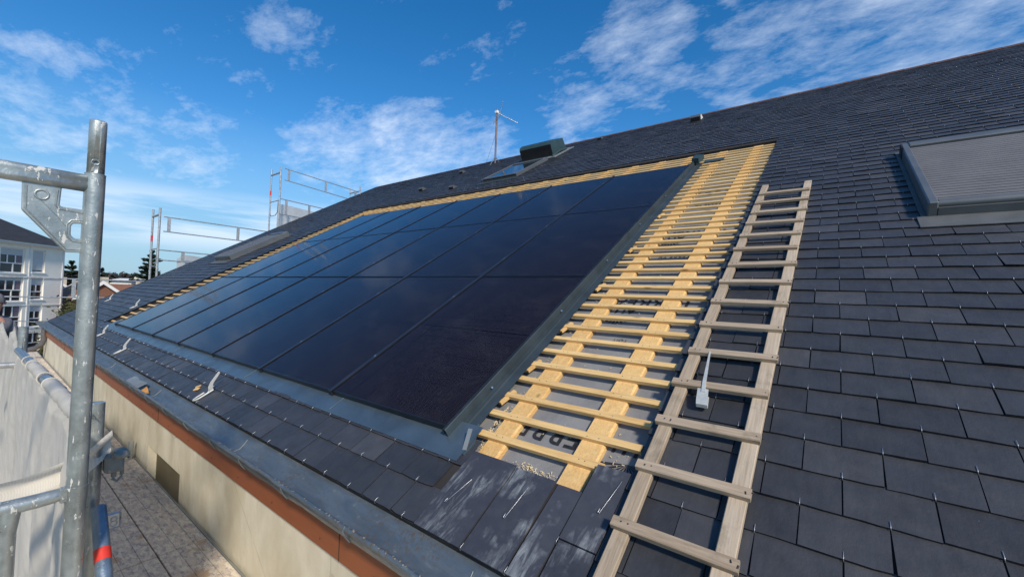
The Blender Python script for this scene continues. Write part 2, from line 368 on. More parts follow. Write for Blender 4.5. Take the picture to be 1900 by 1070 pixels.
# ------------------------------------------------------------------ camera, sky, sun
cam = bpy.data.cameras.new('camera'); co = bpy.data.objects.new('camera', cam); C.objects.link(co)
cam.sensor_width = 36; cam.lens = 770.818 / 1900 * 36; cam.clip_start = .02; cam.clip_end = 4000
r_ = Vector((.79408784, .60664338, .03752754)); u_ = Vector((-.01614326, -.04067041, .9990422)); b_ = Vector((.6075886, -.79393308, -.02250267))
co.matrix_world = Matrix(((r_.x, u_.x, b_.x, 0), (r_.y, u_.y, b_.y, 0), (r_.z, u_.z, b_.z, CAMZ), (0, 0, 0, 1)))
bpy.context.scene.camera = co
SUN = Vector((.68, -.42, .60)).normalized()
sl = bpy.data.lights.new('sun', 'SUN'); sl.energy = 2.7; sl.angle = math.radians(6); sl.color = (1, .90, .77)
so = bpy.data.objects.new('sun', sl); C.objects.link(so); so.rotation_euler = SUN.to_track_quat('Z', 'Y').to_euler(); so.location = (0, 0, 60)
w = bpy.data.worlds.new('World'); bpy.context.scene.world = w; w.use_nodes = True
t = NT(w.node_tree); bg = w.node_tree.nodes['Background']
sky = t.n('ShaderNodeTexSky'); sky.sky_type = 'NISHITA'; sky.sun_disc = False
sky.sun_elevation = math.asin(SUN.z); sky.sun_rotation = math.atan2(SUN.x, SUN.y); sky.air_density = 1.0; sky.dust_density = .15; sky.ozone_density = 3.0
dirv = t.n('ShaderNodeTexCoord').outputs['Generated']
hs = t.n('ShaderNodeHueSaturation', {'Hue': .501, 'Saturation': 1.36, 'Value': 1.0, 'Color': sky.outputs[0]}).outputs[0]
sp = t.n('ShaderNodeSeparateXYZ', {0: dirv})
hs = t.mix(t.ramp(sp.outputs[2], [(0.0, .9), (.12, .7), (.34, 0.0)]), hs, (1.7, 3.2, 4.7))
zz = t.math('ADD', t.math('MAXIMUM', sp.outputs[2], 0.0), .16)
flat = t.n('ShaderNodeCombineXYZ', {0: t.math('DIVIDE', sp.outputs[0], zz), 1: t.math('DIVIDE', sp.outputs[1], zz), 2: 0.0}).outputs[0]
big = t.noise(t.map(flat, (1.0, 2.2, 1), rot=(0, 0, .55)), 1.3, 8, .66, .35)
det = t.noise(t.map(flat, (1.0, 1.55, 1), loc=(3, 1, 0), rot=(0, 0, .8)), 5.5, 10, .68, .15)
mask = None
BL = [((-.745, .592, .30), .988, .21), ((-.83, .452, .30), .992, .15), ((-.02, .87, .50), .95, .11), ((-.30, .80, .51), .990, .17), ((.132, .892, .432), .975, .14),
      ((-.801, .363, .476), .996, .07), ((-.959, .069, .276), .992, .13), ((-.938, .234, .256), .994, .12), ((-.949, .045, .312), .996, .12),
      ((-.439, .805, .40), .994, .14), ((-.64, .70, .30), .990, .17), ((.5, .2, .8), .75, .12), ((.1, -.7, .6), .7, .1)]
for d, c, k in BL:
    dv = Vector(d).normalized()
    dp = t.n('ShaderNodeVectorMath', {0: dirv, 1: tuple(dv)}, operation='DOT_PRODUCT').outputs['Value']
    mm = t.n('ShaderNodeMapRange', {0: dp, 1: c, 2: 1 - (1 - c) * .12, 3: 0.0, 4: k}, interpolation_type='SMOOTHSTEP').outputs[0]
    mask = mm if mask is None else t.math('MAXIMUM', mask, mm)
val = t.math('ADD', t.math('ADD', t.math('MULTIPLY', big, .45), t.math('MULTIPLY', det, .55)), mask)
cl = t.ramp(val, [(.565, 0.0), (.69, .28), (.90, .85)])
# low veil band near the horizon
low = t.math('MULTIPLY', t.ramp(t.noise(t.map(dirv, (1.5, 1.5, 14)), 1.6, 7, .6), [(.34, 0.0), (.52, .62)]),
             t.ramp(sp.outputs[2], [(.06, 0.0), (.09, 1.0), (.15, 1.0), (.19, 0.0)]))
cl = t.math('MAXIMUM', cl, low)
col = t.mix(cl, hs, (5.8, 6.5, 7.5))
w.node_tree.nodes.remove(w.node_tree.nodes['World Output']); out = t.n('ShaderNodeOutputWorld')
t.link(col, bg.inputs[0]); bg.inputs[1].default_value = .11; t.link(bg.outputs[0], out.inputs[0])
vs = bpy.context.scene.view_settings; vs.view_transform = 'Standard'; vs.look = 'None'; vs.exposure = .5; vs.gamma = 1

# ------------------------------------------------------------------ ground
g = MB().box((-900, -700, -.3), (700, 900, 0.0))
solo(g, 'ground', noisy('ground_grass', (.06, .075, .03), (.10, .10, .05), .08, .95), W(0, 0, -8), None, None, kind='structure', local=False)
yard = MB().box((-60, -8, .0), (8, 28, .006)); solo(yard, 'path', noisy('yard_gravel', (.20, .185, .16), (.27, .25, .22), .7, .95), Vector((-20, 0, 0)), None, None, kind='structure')

# ------------------------------------------------------------------ the slated building
BR = thing('slate_roofed_building', 'long building with dark slate roof, brown fascia, zinc gutter and cream wall', 'building', Vector((-5, 1.125, 0)))
def verge(t): return -14.75 - (t - .5) * .125
SR = 5.0; TE, TR = .53, 11.75
OL, OR, OT = -10.72, -.62, 7.18         # the stripped rectangle
rp = lambda a, b, z: RP(a, b, z)
dk = MB()
for poly in ([(verge(TE), TE), (SR, TE), (SR, .93), (verge(.93), .93)], [(verge(.93), .93), (OL, .93), (OL, OT), (verge(OT), OT)],
             [(OR, .93), (SR, .93), (SR, OT), (OR, OT)], [(verge(OT), OT), (SR, OT), (SR, TR), (verge(TR), TR)]):
    dk.prism(poly, -.072, -.003, rp)
dk.build('roof_boarding', M['dark'], BR)
# body
rY, rZ = RP(0, TR).y, RP(0, TR).z
wl = MB(); wy = 1.125
gable = [(wy, 0), (wy, CAMZ - 1.06), (wy + .3, CAMZ - 1.0), (rY, rZ - .15), (2 * rY - wy, CAMZ - 1.06), (2 * rY - wy, 0)]
def yz(x0, x1, poly, mb):
    n = len(poly); vs_ = [Vector((x0, a, b)) for a, b in poly] + [Vector((x1, a, b)) for a, b in poly]
    mb.add(vs_, [list(range(n)), list(range(n, 2 * n))[::-1]] + [(i, n + i, n + (i + 1) % n, (i + 1) % n) for i in range(n)])
yz(-14.6, -5.25, gable, wl); yz(-4.25, SR, gable, wl)
g2 = [(wy, 0), (wy, CAMZ - 2.8), (wy + .09, CAMZ - 2.8), (wy + .09, CAMZ - 1.565), (wy, CAMZ - 1.565), (wy, CAMZ - 1.06), (wy + .3, CAMZ - 1.06), (wy + .3, 0)]
yz(-5.25, -4.25, g2, wl)
wl.build('wall', M['wall'], BR)
MB().box((-5.249, wy + .07, CAMZ - 2.79), (-4.251, wy + .088, CAMZ - 1.567)).build('window_shutter', M['recess'], BR)
MB().box((-14.75, 1.1, CAMZ - 1.256), (SR, 1.123, CAMZ - 1.078)).build('fascia', M['fascia'], BR)
x = -14.0
while x < SR:
    MB().box((x - .0015, 1.0975, CAMZ - 1.2562), (x + .0015, 1.0995, CAMZ - 1.08)).build('joint', M['dark'], BR); x += 3.05
fsc = []
for i in range(30):
    m = MB(); xx = -12 + i * .5 + U(-.03, .03); m.tube([(xx, 1.1, CAMZ - 1.215), (xx, 1.097, CAMZ - 1.215)], .005, 8); m.build('screw', M['ridge'], BR)
# back slope and ridge
bs = MB(); A = RP(verge(TR), TR, -.003); B_ = RP(SR, TR, -.003)
bs.add([A, B_, (SR, 2 * rY - 1.1, RP(0, TE).z), (verge(TE), 2 * rY - 1.1, RP(0, TE).z)], [(0, 3, 2, 1)]); bs.build('back_slope', M['slate'], BR)
rd = MB()
x = verge(TR)
while x < SR:
    x2 = min(x + .42, SR); q = .0 if x > -7 else -.012
    rd.add([(x, rY - .085, rZ - .038), (x, rY, rZ + .028 + q), (x, rY + .085, rZ - .038), (x2 + .015, rY - .09, rZ - .036), (x2 + .015, rY, rZ + .034 + q), (x2 + .015, rY + .09, rZ - .036)],
           [(0, 1, 4, 3), (1, 2, 5, 4), (0, 2, 1), (3, 4, 5)]); x = x2
rd.build('ridge_capping', M['ridge'], BR)

# slates: rows of overlapping thin plates, hooks at their feet
PIT, EXP, T0, S0 = .2255, .1503, .996 - .1503 * 3, .0439
sl_ = MB(); hooks = []
def slate(mb, a0, a1, t0, t1, lift=0.0, th=.0065):
    j = lambda: U(-.0015, .0015)
    q = U(-.002, .002) + lift; tw = U(-.0028, .0028)
    hb0, hb1, ht = .0110 + q + tw, .0110 + q - tw, .0012
    N = 5; sk = U(-.0028, .0028); bt_ = []
    for i in range(N + 1):
        u = i / N; c = (.004 if i in (0, N) and R() < .16 else 0)
        bt_.append((a0 + (a1 - a0) * u + (j() if 0 < i < N else c * (1 if i == 0 else -1) * .6), t0 + sk * (u - .5) + U(-.0013, .0013) + c, hb0 + (hb1 - hb0) * u))
    v = [RP(*q_) for q_ in bt_] + [RP(a1 + j(), t1, ht), RP(a0 + j(), t1, ht)] + [RP(x_, y_ + .001, z_ - th - .003) for x_, y_, z_ in bt_] + [RP(a1, t1, ht - .003), RP(a0, t1, ht - .003)]
    K_ = N + 3
    mb.add(v, [tuple(range(K_))])
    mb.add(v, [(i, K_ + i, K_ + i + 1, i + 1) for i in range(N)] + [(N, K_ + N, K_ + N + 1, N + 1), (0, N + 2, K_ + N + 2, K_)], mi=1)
SKY = [(.505, 1.87, 3.58, 5.46), (-13.01, -11.94, 3.6, 5.4), (-6.93, -5.81, 7.9, 9.5)]      # roof windows: no slates under them
kmax = int((TR - T0) / EXP) + 1
for k in range(kmax):
    t0 = T0 + k * EXP; t1 = min(t0 + EXP + .012, TR - .005)
    if k == 0: t0 = TE
    if t1 - t0 < .03: continue
    ph = S0 + (PIT / 2 if (k % 2 == 0) else 0.0)   # k odd rows (k=3 -> hook column at S0)
    vg = verge((t0 + t1) / 2)
    m0 = int(math.floor((vg - ph) / PIT)); m1 = int(math.ceil((SR - ph) / PIT))
    for m in range(m0, m1):
        a0 = ph + (m - .5) * PIT + PIT / 2 - PIT / 2; a1 = a0 + PIT
        a0 += .0021; a1 -= .0021
        a0 = max(a0, vg); a1 = min(a1, SR)
        if a1 - a0 < .03: continue
        tt0 = t0
        # the stripped rectangle, the zinc apron and the loose big slates
        if t0 > .80 and t0 < OT - .01:
            if a1 > OL and a0 < OR:
                lim = .86 if a0 < -1.42 else .5
                if t0 >= lim:
                    if a0 < OL + .002 - .04 and a1 > OL: a1 = OL + U(-.01, .008)
                    elif a1 > OR + .04 and a0 < OR: a0 = OR + U(-.012, .006)
                    else: continue
        if t0 <= .86 and a1 > -1.37 and a0 < -.62:
            if a0 < -1.37 - .05: a1 = -1.372
            elif a1 > -.62 + .05: a0 = -.618
            else: continue
        cx = (a0 + a1) / 2
        skip = False
        for x0, x1, y0, y1 in SKY:
            if y0 < t0 + .08 < y1 and a1 > x0 and a0 < x1:
                if a0 < x0 - .04: a1 = x0
                elif a1 > x1 + .04: a0 = x1
                else: skip = True
        if skip: continue
        cx = (a0 + a1) / 2
        slate(sl_, a0, a1, tt0, t1, lift=(.004 if R() < .04 else 0))
        if a1 - a0 > .12: hooks.append((cx, tt0))
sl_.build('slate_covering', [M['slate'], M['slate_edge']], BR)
# verge edge slates (thin board)
vb = MB(); n = 20
for i in range(n):
    ta, tb = TE + (TR - TE) * i / n, TE + (TR - TE) * (i + 1) / n
    vb.prism([(verge(ta) - .03, ta), (verge(ta) - .004, ta), (verge(tb) - .004, tb), (verge(tb) - .03, tb)], -.09, .012, rp)
vb.build('verge_board', M['dark'], BR)
# big exposed slates of the first course
bsl = MB(); big_s = [(-1.372, -1.112, .53, .945), (-1.101, -.893, .528, .935), (-.884, -.775, .530, .925), (-.767, -.622, .72, 1.075)]
for i, (a0, a1, t0, t1) in enumerate(big_s):
    b0 = [0, -.004, .003, 0][i]
    v = [RP(a0, t0, .011), RP(a1, t0, .011), RP(a1 + b0, t1, .004), RP(a0 + b0, t1, .004), RP(a0, t0, .003), RP(a1, t0, .003), RP(a1 + b0, t1, -.003), RP(a0 + b0, t1, -.003)]
    bsl.add(v, [(0, 1, 2, 3), (0, 4, 5, 1), (1, 5, 6, 2), (0, 3, 7, 4), (3, 2, 6, 7)])
v0 = len(bsl.v)
for (a0, a1, t0, t1) in [(-.764, -.622, .53, .715)]:
    bsl.prism([(a0, t0), (a1, t0), (a1, t1), (a0, t1)], .001, .008, rp)
bsl.build('first_course_slate', M['stained'], BR)
# hooks: the 100 nearest as parts, the rest as one
def hook_mb(mb, s, t, L=.030, r=.0013, big=False):
    r *= .85; L *= .85
    pts = [RP(s, t + L * .9, .0125), RP(s, t + .004, .0135), RP(s + .0005, t - .004, .009), RP(s + .001, t - .002, .001)]
    mb.tube(pts, r, 5, False)
for s_, t_ in [(-1.1, .53), (-.886, .53), (-.768, .7)]: hooks.append((s_, t_))
eye = Vector((0, 0, CAMZ))
hooks.sort(key=lambda q: (RP(*q) - eye).length)
vis = []; rest = MB()
hm = []
for i, (s_, t_) in enumerate(hooks):
    d = (RP(s_, t_) - eye).length
    if d > 11: continue
    if len(vis) < 100:
        hm_ = MB(); hook_mb(hm_, s_, t_, .03); vis.append(hm_.build('slate_hook', M['hookw'], BR))
    else: hook_mb(rest, s_, t_, .028, .0013 if d < 4 else .0015)
hr = rest.build('slate_hook', M['hookw'], BR); hr['kind'] = 'stuff'
# long loose hooks on the big slates
for a, b in (((-1.30, .66), (-1.262, .80)), ((-1.005, .70), (-.990, .86)), ((-.668, .86), (-.640, 1.02))):
    lh = MB(); p0, p1 = Vector(a), Vector(b); d = (p1 - p0).normalized(); n_ = Vector((-d.y, d.x)) * .008
    lh.tube([RP(*(p0 + d * .02 + n_), .016), RP(*(p0 + n_ * .6), .018), RP(*p0, .016), RP(*p1, .013)], .0014, 6); lh.build('long_slate_hook', M['hookw'], BR)

# ------------------------------------------------------------------ underlay, counter battens, battens
un = MB(); nu, nv = 160, 90
def ufn(u, v):
    s, tt = OL - .03 + (OR - OL + .06) * u, .80 + (OT + .05 - .80) * v
    return RP(s, tt, -.0668 + .0016 * noise.noise(Vector((s * 2.2, tt * 5, 0))) + .0010 * noise.noise(Vector((s * 9, tt * 14, 4))))
un.grid(ufn, nu, nv); und = un.build('roofing_underlay', M['under'], BR)
for t_ in (1.72, 3.1, 4.5, 5.9):
    ls = MB(); ls.grid(lambda u, v: RP(-1.52 + .92 * u, t_ + .02 * v + .003 * noise.noise(Vector((u * 8, t_, 0))), -.0642 + .001 * v), 20, 1); ls.build('lap_seam', M['zinc_dark'], und)
def text_mesh(body, size, s, tt, rot, h=-.0635, bold=.0, sx=1.0):
    cu = bpy.data.curves.new('lettering', 'FONT'); cu.body = body; cu.size = size; cu.align_x = 'CENTER'; cu.align_y = 'CENTER'; cu.offset = bold; cu.space_character = 1.12
    o = bpy.data.objects.new('lettering', cu); C.objects.link(o); me = evalmesh(o); mb = MB(); c, sn = math.cos(rot), math.sin(rot)
    mb.add([RP(s + (v.co.x * sx * c - v.co.y * sn), tt + (v.co.x * sx * sn + v.co.y * c), h) for v in me.vertices], [list(p.vertices) for p in me.polygons])
    bpy.data.objects.remove(o); bpy.data.curves.remove(cu); bpy.data.meshes.remove(me)
    return mb
for s_, t_ in ((-1.16, 1.30), (-1.05, 2.63), (-1.05, 3.96), (-1.05, 5.3)):
    text_mesh('TERREAL', .16, s_, t_ - .075, math.pi, bold=.002, sx=.95).build('lettering', M['ink'], und)
for s_, t_ in ((-1.06, 2.02), (-1.06, 3.35), (-1.06, 4.7)):
    text_mesh('TERRE TX', .055, s_, t_, math.pi, bold=.001).build('lettering', M['ink'], und)
    text_mesh('TOIT', .04, s_, t_ + .05, math.pi).build('lettering', M['ink'], und)
for s_, t_, q in ((-.68, 1.165, 1), (-1.18, 2.35, .7), (-1.18, 3.7, .7)):
    sb = MB()
    for k in range(10):
        a = math.pi * (.06 + .98 * k / 10) + math.pi; w_ = .085
        sb.add([RP(s_, t_, -.0632), RP(s_ + q * .15 * math.cos(a), t_ + q * .13 * math.sin(a), -.0632), RP(s_ + q * .15 * math.cos(a + w_ * 2), t_ + q * .13 * math.sin(a + w_ * 2), -.0632)], [(0, 1, 2)])
    sb.build('sunburst_mark', M['ink'], und)
    text_mesh('ALU', .10, s_ + .0, t_ + .085, math.pi, bold=.003).build('lettering', M['ink'], und)
cb = []
s_ = -.858
while s_ > OL + .1:
    lo = .86 if s_ > -1.42 else 6.15
    if abs(s_ + 1.318) < .05: s_ = -1.322
    c = MB(); X = RF(s_, lo, 0); wv = .058; L = OT + .02 - lo
    # planed board with a waney right edge
    nseg = int(L / .11) + 1; vs_ = []
    for i in range(nseg + 1):
        y = L * i / nseg; e = .006 * noise.noise(Vector((s_ * 9, y * 4, 3)))
        b_ev = .007 + .007 * noise.noise(Vector((s_ * 5, y * 3, 9)))
        vs_ += [X @ Vector(p) for p in ((-wv, y, -.066), (-wv, y, -.0355), (wv - b_ev + e, y, -.0355), (wv + e, y, -.044), (wv + e, y, -.066))]
    fs_ = []
    for i in range(nseg):
        for k in range(4): a = i * 5 + k; fs_.append((a, a + 5, a + 6, a + 1))
    c.add(vs_, fs_ + [(0, 1, 2, 3, 4), tuple(nseg * 5 + k for k in (4, 3, 2, 1, 0))])
    c.build('counter_batten', M['pine_up'], BR); s_ -= .462
MB().box((-.06, 0, -.066), (.06, OT - .9, -.0355), RF(-10.25, .9)).build('counter_batten', M['pine_up'], BR)
def batten(s0, s1, tc, w_=.036, thk=.020, dt=0.0):
    w_ -= .004
    n = max(2, int((s1 - s0) / .12)); mb = MB(); vs_ = []
    sd = U(0, 99)
    for i in range(n + 1):
        s = s0 + (s1 - s0) * i / n; e = .0022 * noise.noise(Vector((s * 3, sd, 0))); f = .0025 * noise.noise(Vector((s * 4, sd, 7))); dd = dt * (i / n - .5)
        c_ = .0007
        for (yy, zz_) in ((-w_ / 2, -.035), (-w_ / 2, -.016), (-w_ / 2 + c_, -.015), (w_ / 2 - c_, -.015), (w_ / 2, -.016), (w_ / 2, -.035)):
            vs_.append(RP(s, tc + yy + e + dd, zz_ + f * .5))
    fs_ = []
    for i in range(n):
        for k in range(6): a = i * 6; fs_.append((a + k, a + 6 + k, a + 6 + (k + 1) % 6, a + (k + 1) % 6))
    mb.add(vs_, fs_ + [tuple(range(6)), tuple(n * 6 + k for k in range(5, -1, -1))])
    bt = mb.build('roof_batten', M['pine'], BR)
    if tc < 3.6 and s1 > -1:
        for sx_ in (-1.322, -.858):
            for q_ in (-.02, .022):
                nl = MB(); a_, b_ = sx_ + q_ + U(-.012, .012), tc + U(-.008, .008); nl.tube([RP(a_, b_, -.0155), RP(a_, b_, -.0138)], .0024, 6); nl.build('nail', M['ink'], bt)
k = 0
while True:
    tc = 1.078 + .1487 * k
    if tc > OT - .03: break
    e = OR - .008 + U(-.006, .006)
    if k == 0: batten(-1.455, -.750, tc, .042, dt=.006)
    elif tc < 6.33: batten(-1.50 + U(-.02, .015), e, tc, .040 + U(-.002, .003), dt=U(-.006, .006))
    else:
        cuts = sorted([U(-8.4, -6.6), U(-4.6, -3.0)]); xs = [OL + .03] + cuts + [e]
        for a, b in zip(xs[:-1], xs[1:]): batten(a + .002, b - .002, tc, .040, dt=U(-.004, .004))
    if tc < 6.33: batten(OL + .02, -9.8, tc, .04)
    k += 1
# short nailing pieces between batten ends
for t_ in (1.30, 1.60, 2.05, 2.65, 3.4, 4.3):
    MB().box((-.012, 0, -.034), (.012, .12, -.018), RF(-1.475, t_) @ Matrix.Rotation(-.25, 4, 'Z')).build('packing_piece', M['pine_up'], BR)

# gutter
def gut():
    prof = [(1.205, -.990), (1.172, -1.004), (1.148, -1.030), (1.120, -1.056), (1.085, -1.064), (1.050, -1.060), (1.020, -1.042), (1.005, -1.014), (1.001, -.984)]
    mb = MB(); x0, x1, n = -15.15, SR, 340
    def sag(x): return .006 * noise.noise(Vector((x * .7, 0, 0))) + .0045 * noise.noise(Vector((x * 4, 3, 0))) + .002 * noise.noise(Vector((x * 13, 3, 0)))
    vs_ = []; m = len(prof) + 6
    for i in range(n + 1):
        x = x0 + (x1 - x0) * i / n; dy = .006 * noise.noise(Vector((x * 3.5, 8, 0))) + .0025 * noise.noise(Vector((x * 11, 8, 0))); s = sag(x); seam = .003 if (x * 1.0 % 2.0) < .045 else 0
        for j, (y, z) in enumerate(prof): q = j / (len(prof) - 1); vs_.append(Vector((x, y + dy * q, z + s * q + seam + CAMZ)))
        for k in range(6):
            a = math.pi * (-.0 + 1.55 * k / 5); vs_.append(Vector((x, .990 + dy + .011 * math.cos(a), -.982 + s + .011 * math.sin(a) + seam + CAMZ)))
    fs_ = [(i * m + j, i * m + j + 1, (i + 1) * m + j + 1, (i + 1) * m + j) for i in range(n) for j in range(m - 1)]
    mb.add(vs_, fs_, True)
    # outer skin of the trough
    mb.add([Vector((v.x, v.y - .004 * (v.y < 1.1), v.z - .004)) for v in vs_ if True], [tuple(reversed(f)) for f in fs_ if (f[0] % m) < len(prof) - 1], True)
    mb.prism([(y, z + CAMZ) for y, z in prof], x0 - .003, x0, lambda a, b, z: Vector((z, a, b)))
    return mb
gt = gut().build('gutter', M['gutter'], BR)
x = -14.6
while x < SR:
    b = MB(); b.tube([W(x, 1.012, -1.045), W(x, .992, -1.018), W(x, .977, -.985), W(x, .986, -.971)], .004, 8); b.build('gutter_bracket', M['gutter'], gt); x += .52 + U(-.05, .05)
x = -13.2
while x < SR:
    b = MB(); b.tube([W(x + U(-.004, .004), y, z + .0025) for y, z in ((1.165, -1.008), (1.148, -1.030), (1.12, -1.056), (1.085, -1.064), (1.05, -1.060), (1.02, -1.042), (1.005, -1.014))], .0024, 6); b.build('solder_seam', M['zinc_pale'], gt); x += 2.03
dp = MB(); dp.tube([W(-14, 1.085, -1.05), W(-14, 1.07, -1.18), W(-14, 1.075, -1.32), W(-14.02, 1.05, -1.43), W(-14.1, .97, -1.52), W(-14.3, .80, -1.60), W(-14.5, .60, -1.68), W(-14.6, .52, -1.80), W(-14.6, .5, -8)], .052, 14)
dp.build('downpipe', m_zinc('pipe_zinc', (.16, .15, .15), .5, .4), BR)
# grit, leaves and shavings: loose litter
gr = MB()
for i in range(900):
    x = -.8 - 7 * R() ** 1.4; x += .3 * noise.noise(Vector((i, 0, 0))); c = noise.noise(Vector((x * 2.2, 4, 0)))
    if c < -.05: continue
    y = U(1.012, 1.055); z = -1.066 + (1.06 - y) ** 2 * 25 + .003; r = U(.002, .006); a = U(0, 3)
    X = Matrix.Translation(W(x, y, z)) @ Matrix.Rotation(a, 4, 'Z'); gr.box((-r, -r * .6, 0), (r, r * .6, r * .5), X)
for i in range(260):
    x = U(-6.5, -.8); X = Matrix.Translation(W(x, .990 + U(-.005, .004), -.971)) @ Matrix.Rotation(U(0, 3), 4, 'Z'); r = U(.001, .0035); gr.box((-r, -r, 0), (r, r, r * .6), X)
solo(gr, 'debris', M['grit'], W(-3, 1.05, -1.06), None, None, kind='stuff')
chp = MB()
def chips(n, cs, ctt, rs, rt, h):
    for i in range(n):
        s, tt = random.gauss(cs, rs), random.gauss(ctt, rt); L = U(.002, .007)
        if not (-1.45 < s < -.64 and tt > .95): continue
        X = RF(s, tt, h + U(0, .004)) @ Matrix.Rotation(U(0, 6.3), 4, 'Z') @ Matrix.Rotation(U(-.5, .5), 4, 'X'); chp.box((-L, -L * .3, 0), (L, L * .3, .0015), X)
chips(170, -1.44, 1.19, .03, .06, -.062); chips(70, -1.10, .985, .05, .02, -.062); chips(60, -.98, .965, .03, .02, -.062); chips(60, -1.40, 1.04, .03, .04, -.062); chips(60, -.75, 1.05, .04, .09, -.062)
chips(120, -1.1, 2.2, .2, 1.0, -.062); chips(40, -1.42, 1.9, .02, .5, -.062)
solo(chp, 'wood_shavings', M['chip'], RP(-1.1, 1.1), None, None, kind='stuff')

# a curled copper-brown leaf and a bent zinc offcut in the gutter
lf = MB(); lf.grid(lambda u, v: W(-5.30 + .16 * u, 1.04 + .05 * v, -1.035 + .025 * math.sin(u * 5) * v + .02 * v), 6, 3)
solo(lf, 'fallen_leaf', noisy('orange_leaf', (.45, .20, .05), (.55, .28, .08), 30, .8), W(-5.3, 1.05, -1.05), 'dry orange leaf lying in the zinc gutter', 'leaf')
zo = MB(); zo.grid(lambda u, v: W(-5.85 + .50 * u, 1.03 + .08 * v + .01 * math.sin(9 * u), -1.02 + .04 * v), 8, 2)
solo(zo, 'metal_offcut', M['zinc_pale'], W(-5.6, 1.06, -1.05), 'pale strip of metal offcut lying in the gutter beside the leaf', 'offcut')

# ------------------------------------------------------------------ zinc flashing round the solar array
PL, PR_, PB, PT = -9.665, -1.587, .993, 6.264     # array outline
FL = thing('metal_flashing', 'blue grey zinc flashing running below and beside the solar panels', 'flashing', RF(-5, .9), None)
ap = MB(); ap.grid(lambda u, v: RP(-10.15 + (8.74) * u, (.875 - .02 * u if v == 0 else .875 - .02 * u + (1.10 - .875) * v), .0145 + .004 * noise.noise(Vector((u * 30, v * 2, 0))) + .002 * v), 120, 4)
ap.grid(lambda u, v: RP(-10.15 + 8.74 * u, .875 - .02 * u, .003 + .012 * v), 60, 1); ap.build('apron', M['zinc'], FL)
for s_ in (-8.1, -6.05, -4.0, -2.6): MB().tube([RP(s_, .88, .0175), RP(s_ + .004, 1.08, .0185)], .0022, 6).build('lap_joint', M['zinc'], FL)
sc_ = MB()
def chan(mb, x0, x1, prof, t0, t1):
    n = 40; m = len(prof)
    vs_ = [RP(p[0], t0 + (t1 - t0) * i / n, p[1]) for i in range(n + 1) for p in prof]
    mb.add(vs_, [(i * m + j, i * m + j + 1, (i + 1) * m + j + 1, (i + 1) * m + j) for i in range(n) for j in range(m - 1)])
chan(sc_, 0, 0, [(-1.592, .058), (-1.572, .0605), (-1.569, .058), (-1.562, .004), (-1.538, .000), (-1.534, .010), (-1.528, .011), (-1.524, .000), (-1.470, -.006)], .965, 6.46)
chan(sc_, 0, 0, [(-1.572, .0605), (-1.592, .058), (-1.592, .02)], .965, 6.46)
sc_.build('side_channel', M['zinc_dark'], FL)
fo = MB(); fo.prism([(-1.50, 0.93), (-1.40, .90), (-1.40, .99), (-1.46, 1.10)], .004, .012, rp); fo.build('corner_fold', M['zinc'], FL)
cs = MB(); X = RF(-1.415, .925, .012) @ Matrix.Rotation(.15, 4, 'Z') @ Matrix.Rotation(math.radians(28), 4, 'X'); cs.box((-.011, 0, 0), (.011, .105, .006), X); cs.box((-.013, 0, -.012), (-.010, .105, .003), X); cs.build('upstand', M['zinc_pale'], FL)
hd = MB(); hd.prism([(-1.60, 6.40), (-1.50, 6.36), (-1.47, 6.56), (-1.60, 6.62)], .03, .10, rp); hd.prism([(-1.46, 6.44), (-1.20, 6.46), (-1.20, 6.58), (-1.46, 6.60)], .002, .008, rp); hd.build('head_piece', M['teal'], FL)
for t_ in (1.35, 2.23, 3.1, 3.98, 4.9, 5.8): MB().tube([RP(-1.558, t_, .028), RP(-1.548, t_, .034)], .006, 8).build('bolt', M['bolt'], FL)
fr_ = MB(); chan(fr_, 0, 0, [(-9.69, .052), (-9.675, .055), (-9.70, -.01), (-9.80, -.012)], .97, 6.35); fr_.build('side_strip', M['black'], FL)
# thin dark edge strip left of the stubs
es = MB().prism([(OL - .03, .97), (OL + .02, .97), (OL + .02, 6.6), (OL - .03, 6.6)], -.004, .014, rp)
es.build('edge_strip', M['black'], FL)

# ------------------------------------------------------------------ solar panels
GW, GH, PW, PH = 1.154, 1.757, 1.134, 1.741
def panel_meshes():
    f = MB(); z1, z0, fw = 0.0, -.035, .011
    f.box((0, 0, z0), (fw, PH, z1)); f.box((PW - fw, 0, z0), (PW, PH, z1)); f.box((fw, 0, z0), (PW - fw, fw, z1)); f.box((fw, PH - fw, z0), (PW - fw, PH, z1))
    gls = MB(); gls.grid(lambda u, v: Vector((fw + (PW - 2 * fw) * u, fw + (PH - 2 * fw) * v, -.0025)), 1, 1, False)
    bk = MB(); bk.box((fw, fw, -.012), (PW - fw, PH - fw, -.008))
    return f, gls, bk
f, gls, bk = panel_meshes()
ORD = ['first', 'second', 'third', 'fourth', 'fifth', 'sixth', 'seventh']; ROWN = ['bottom', 'middle', 'top']
proto = None
for j in range(3):
    for i in range(7):
        s_, t_ = PR_ - GW * i - PW, PB + GH * j
        lab = 'black solar panel in the %s row, %s column from the bare wooden battens' % (ROWN[j], ORD[i])
        if proto is None:
            proto = thing('solar_panel', lab, 'solar panel', RF(s_, t_, .055), 'solar panels in a grid on the slate roof', True)
            kids = [f.build('frame', M['black'], proto), gls.build('glass', M['cell'], proto), bk.build('backing_sheet', M['black'], proto)]
            r = proto
        else:
            r = proto.copy(); C.objects.link(r); r.matrix_world = RF(s_, t_, .055) @ Matrix.Rotation(U(-.0015, .0015), 4, 'X') @ Matrix.Rotation(U(-.0015, .0015), 4, 'Y'); r['label'] = lab
            for k_ in kids: c = k_.copy(); C.objects.link(c); c.parent = r
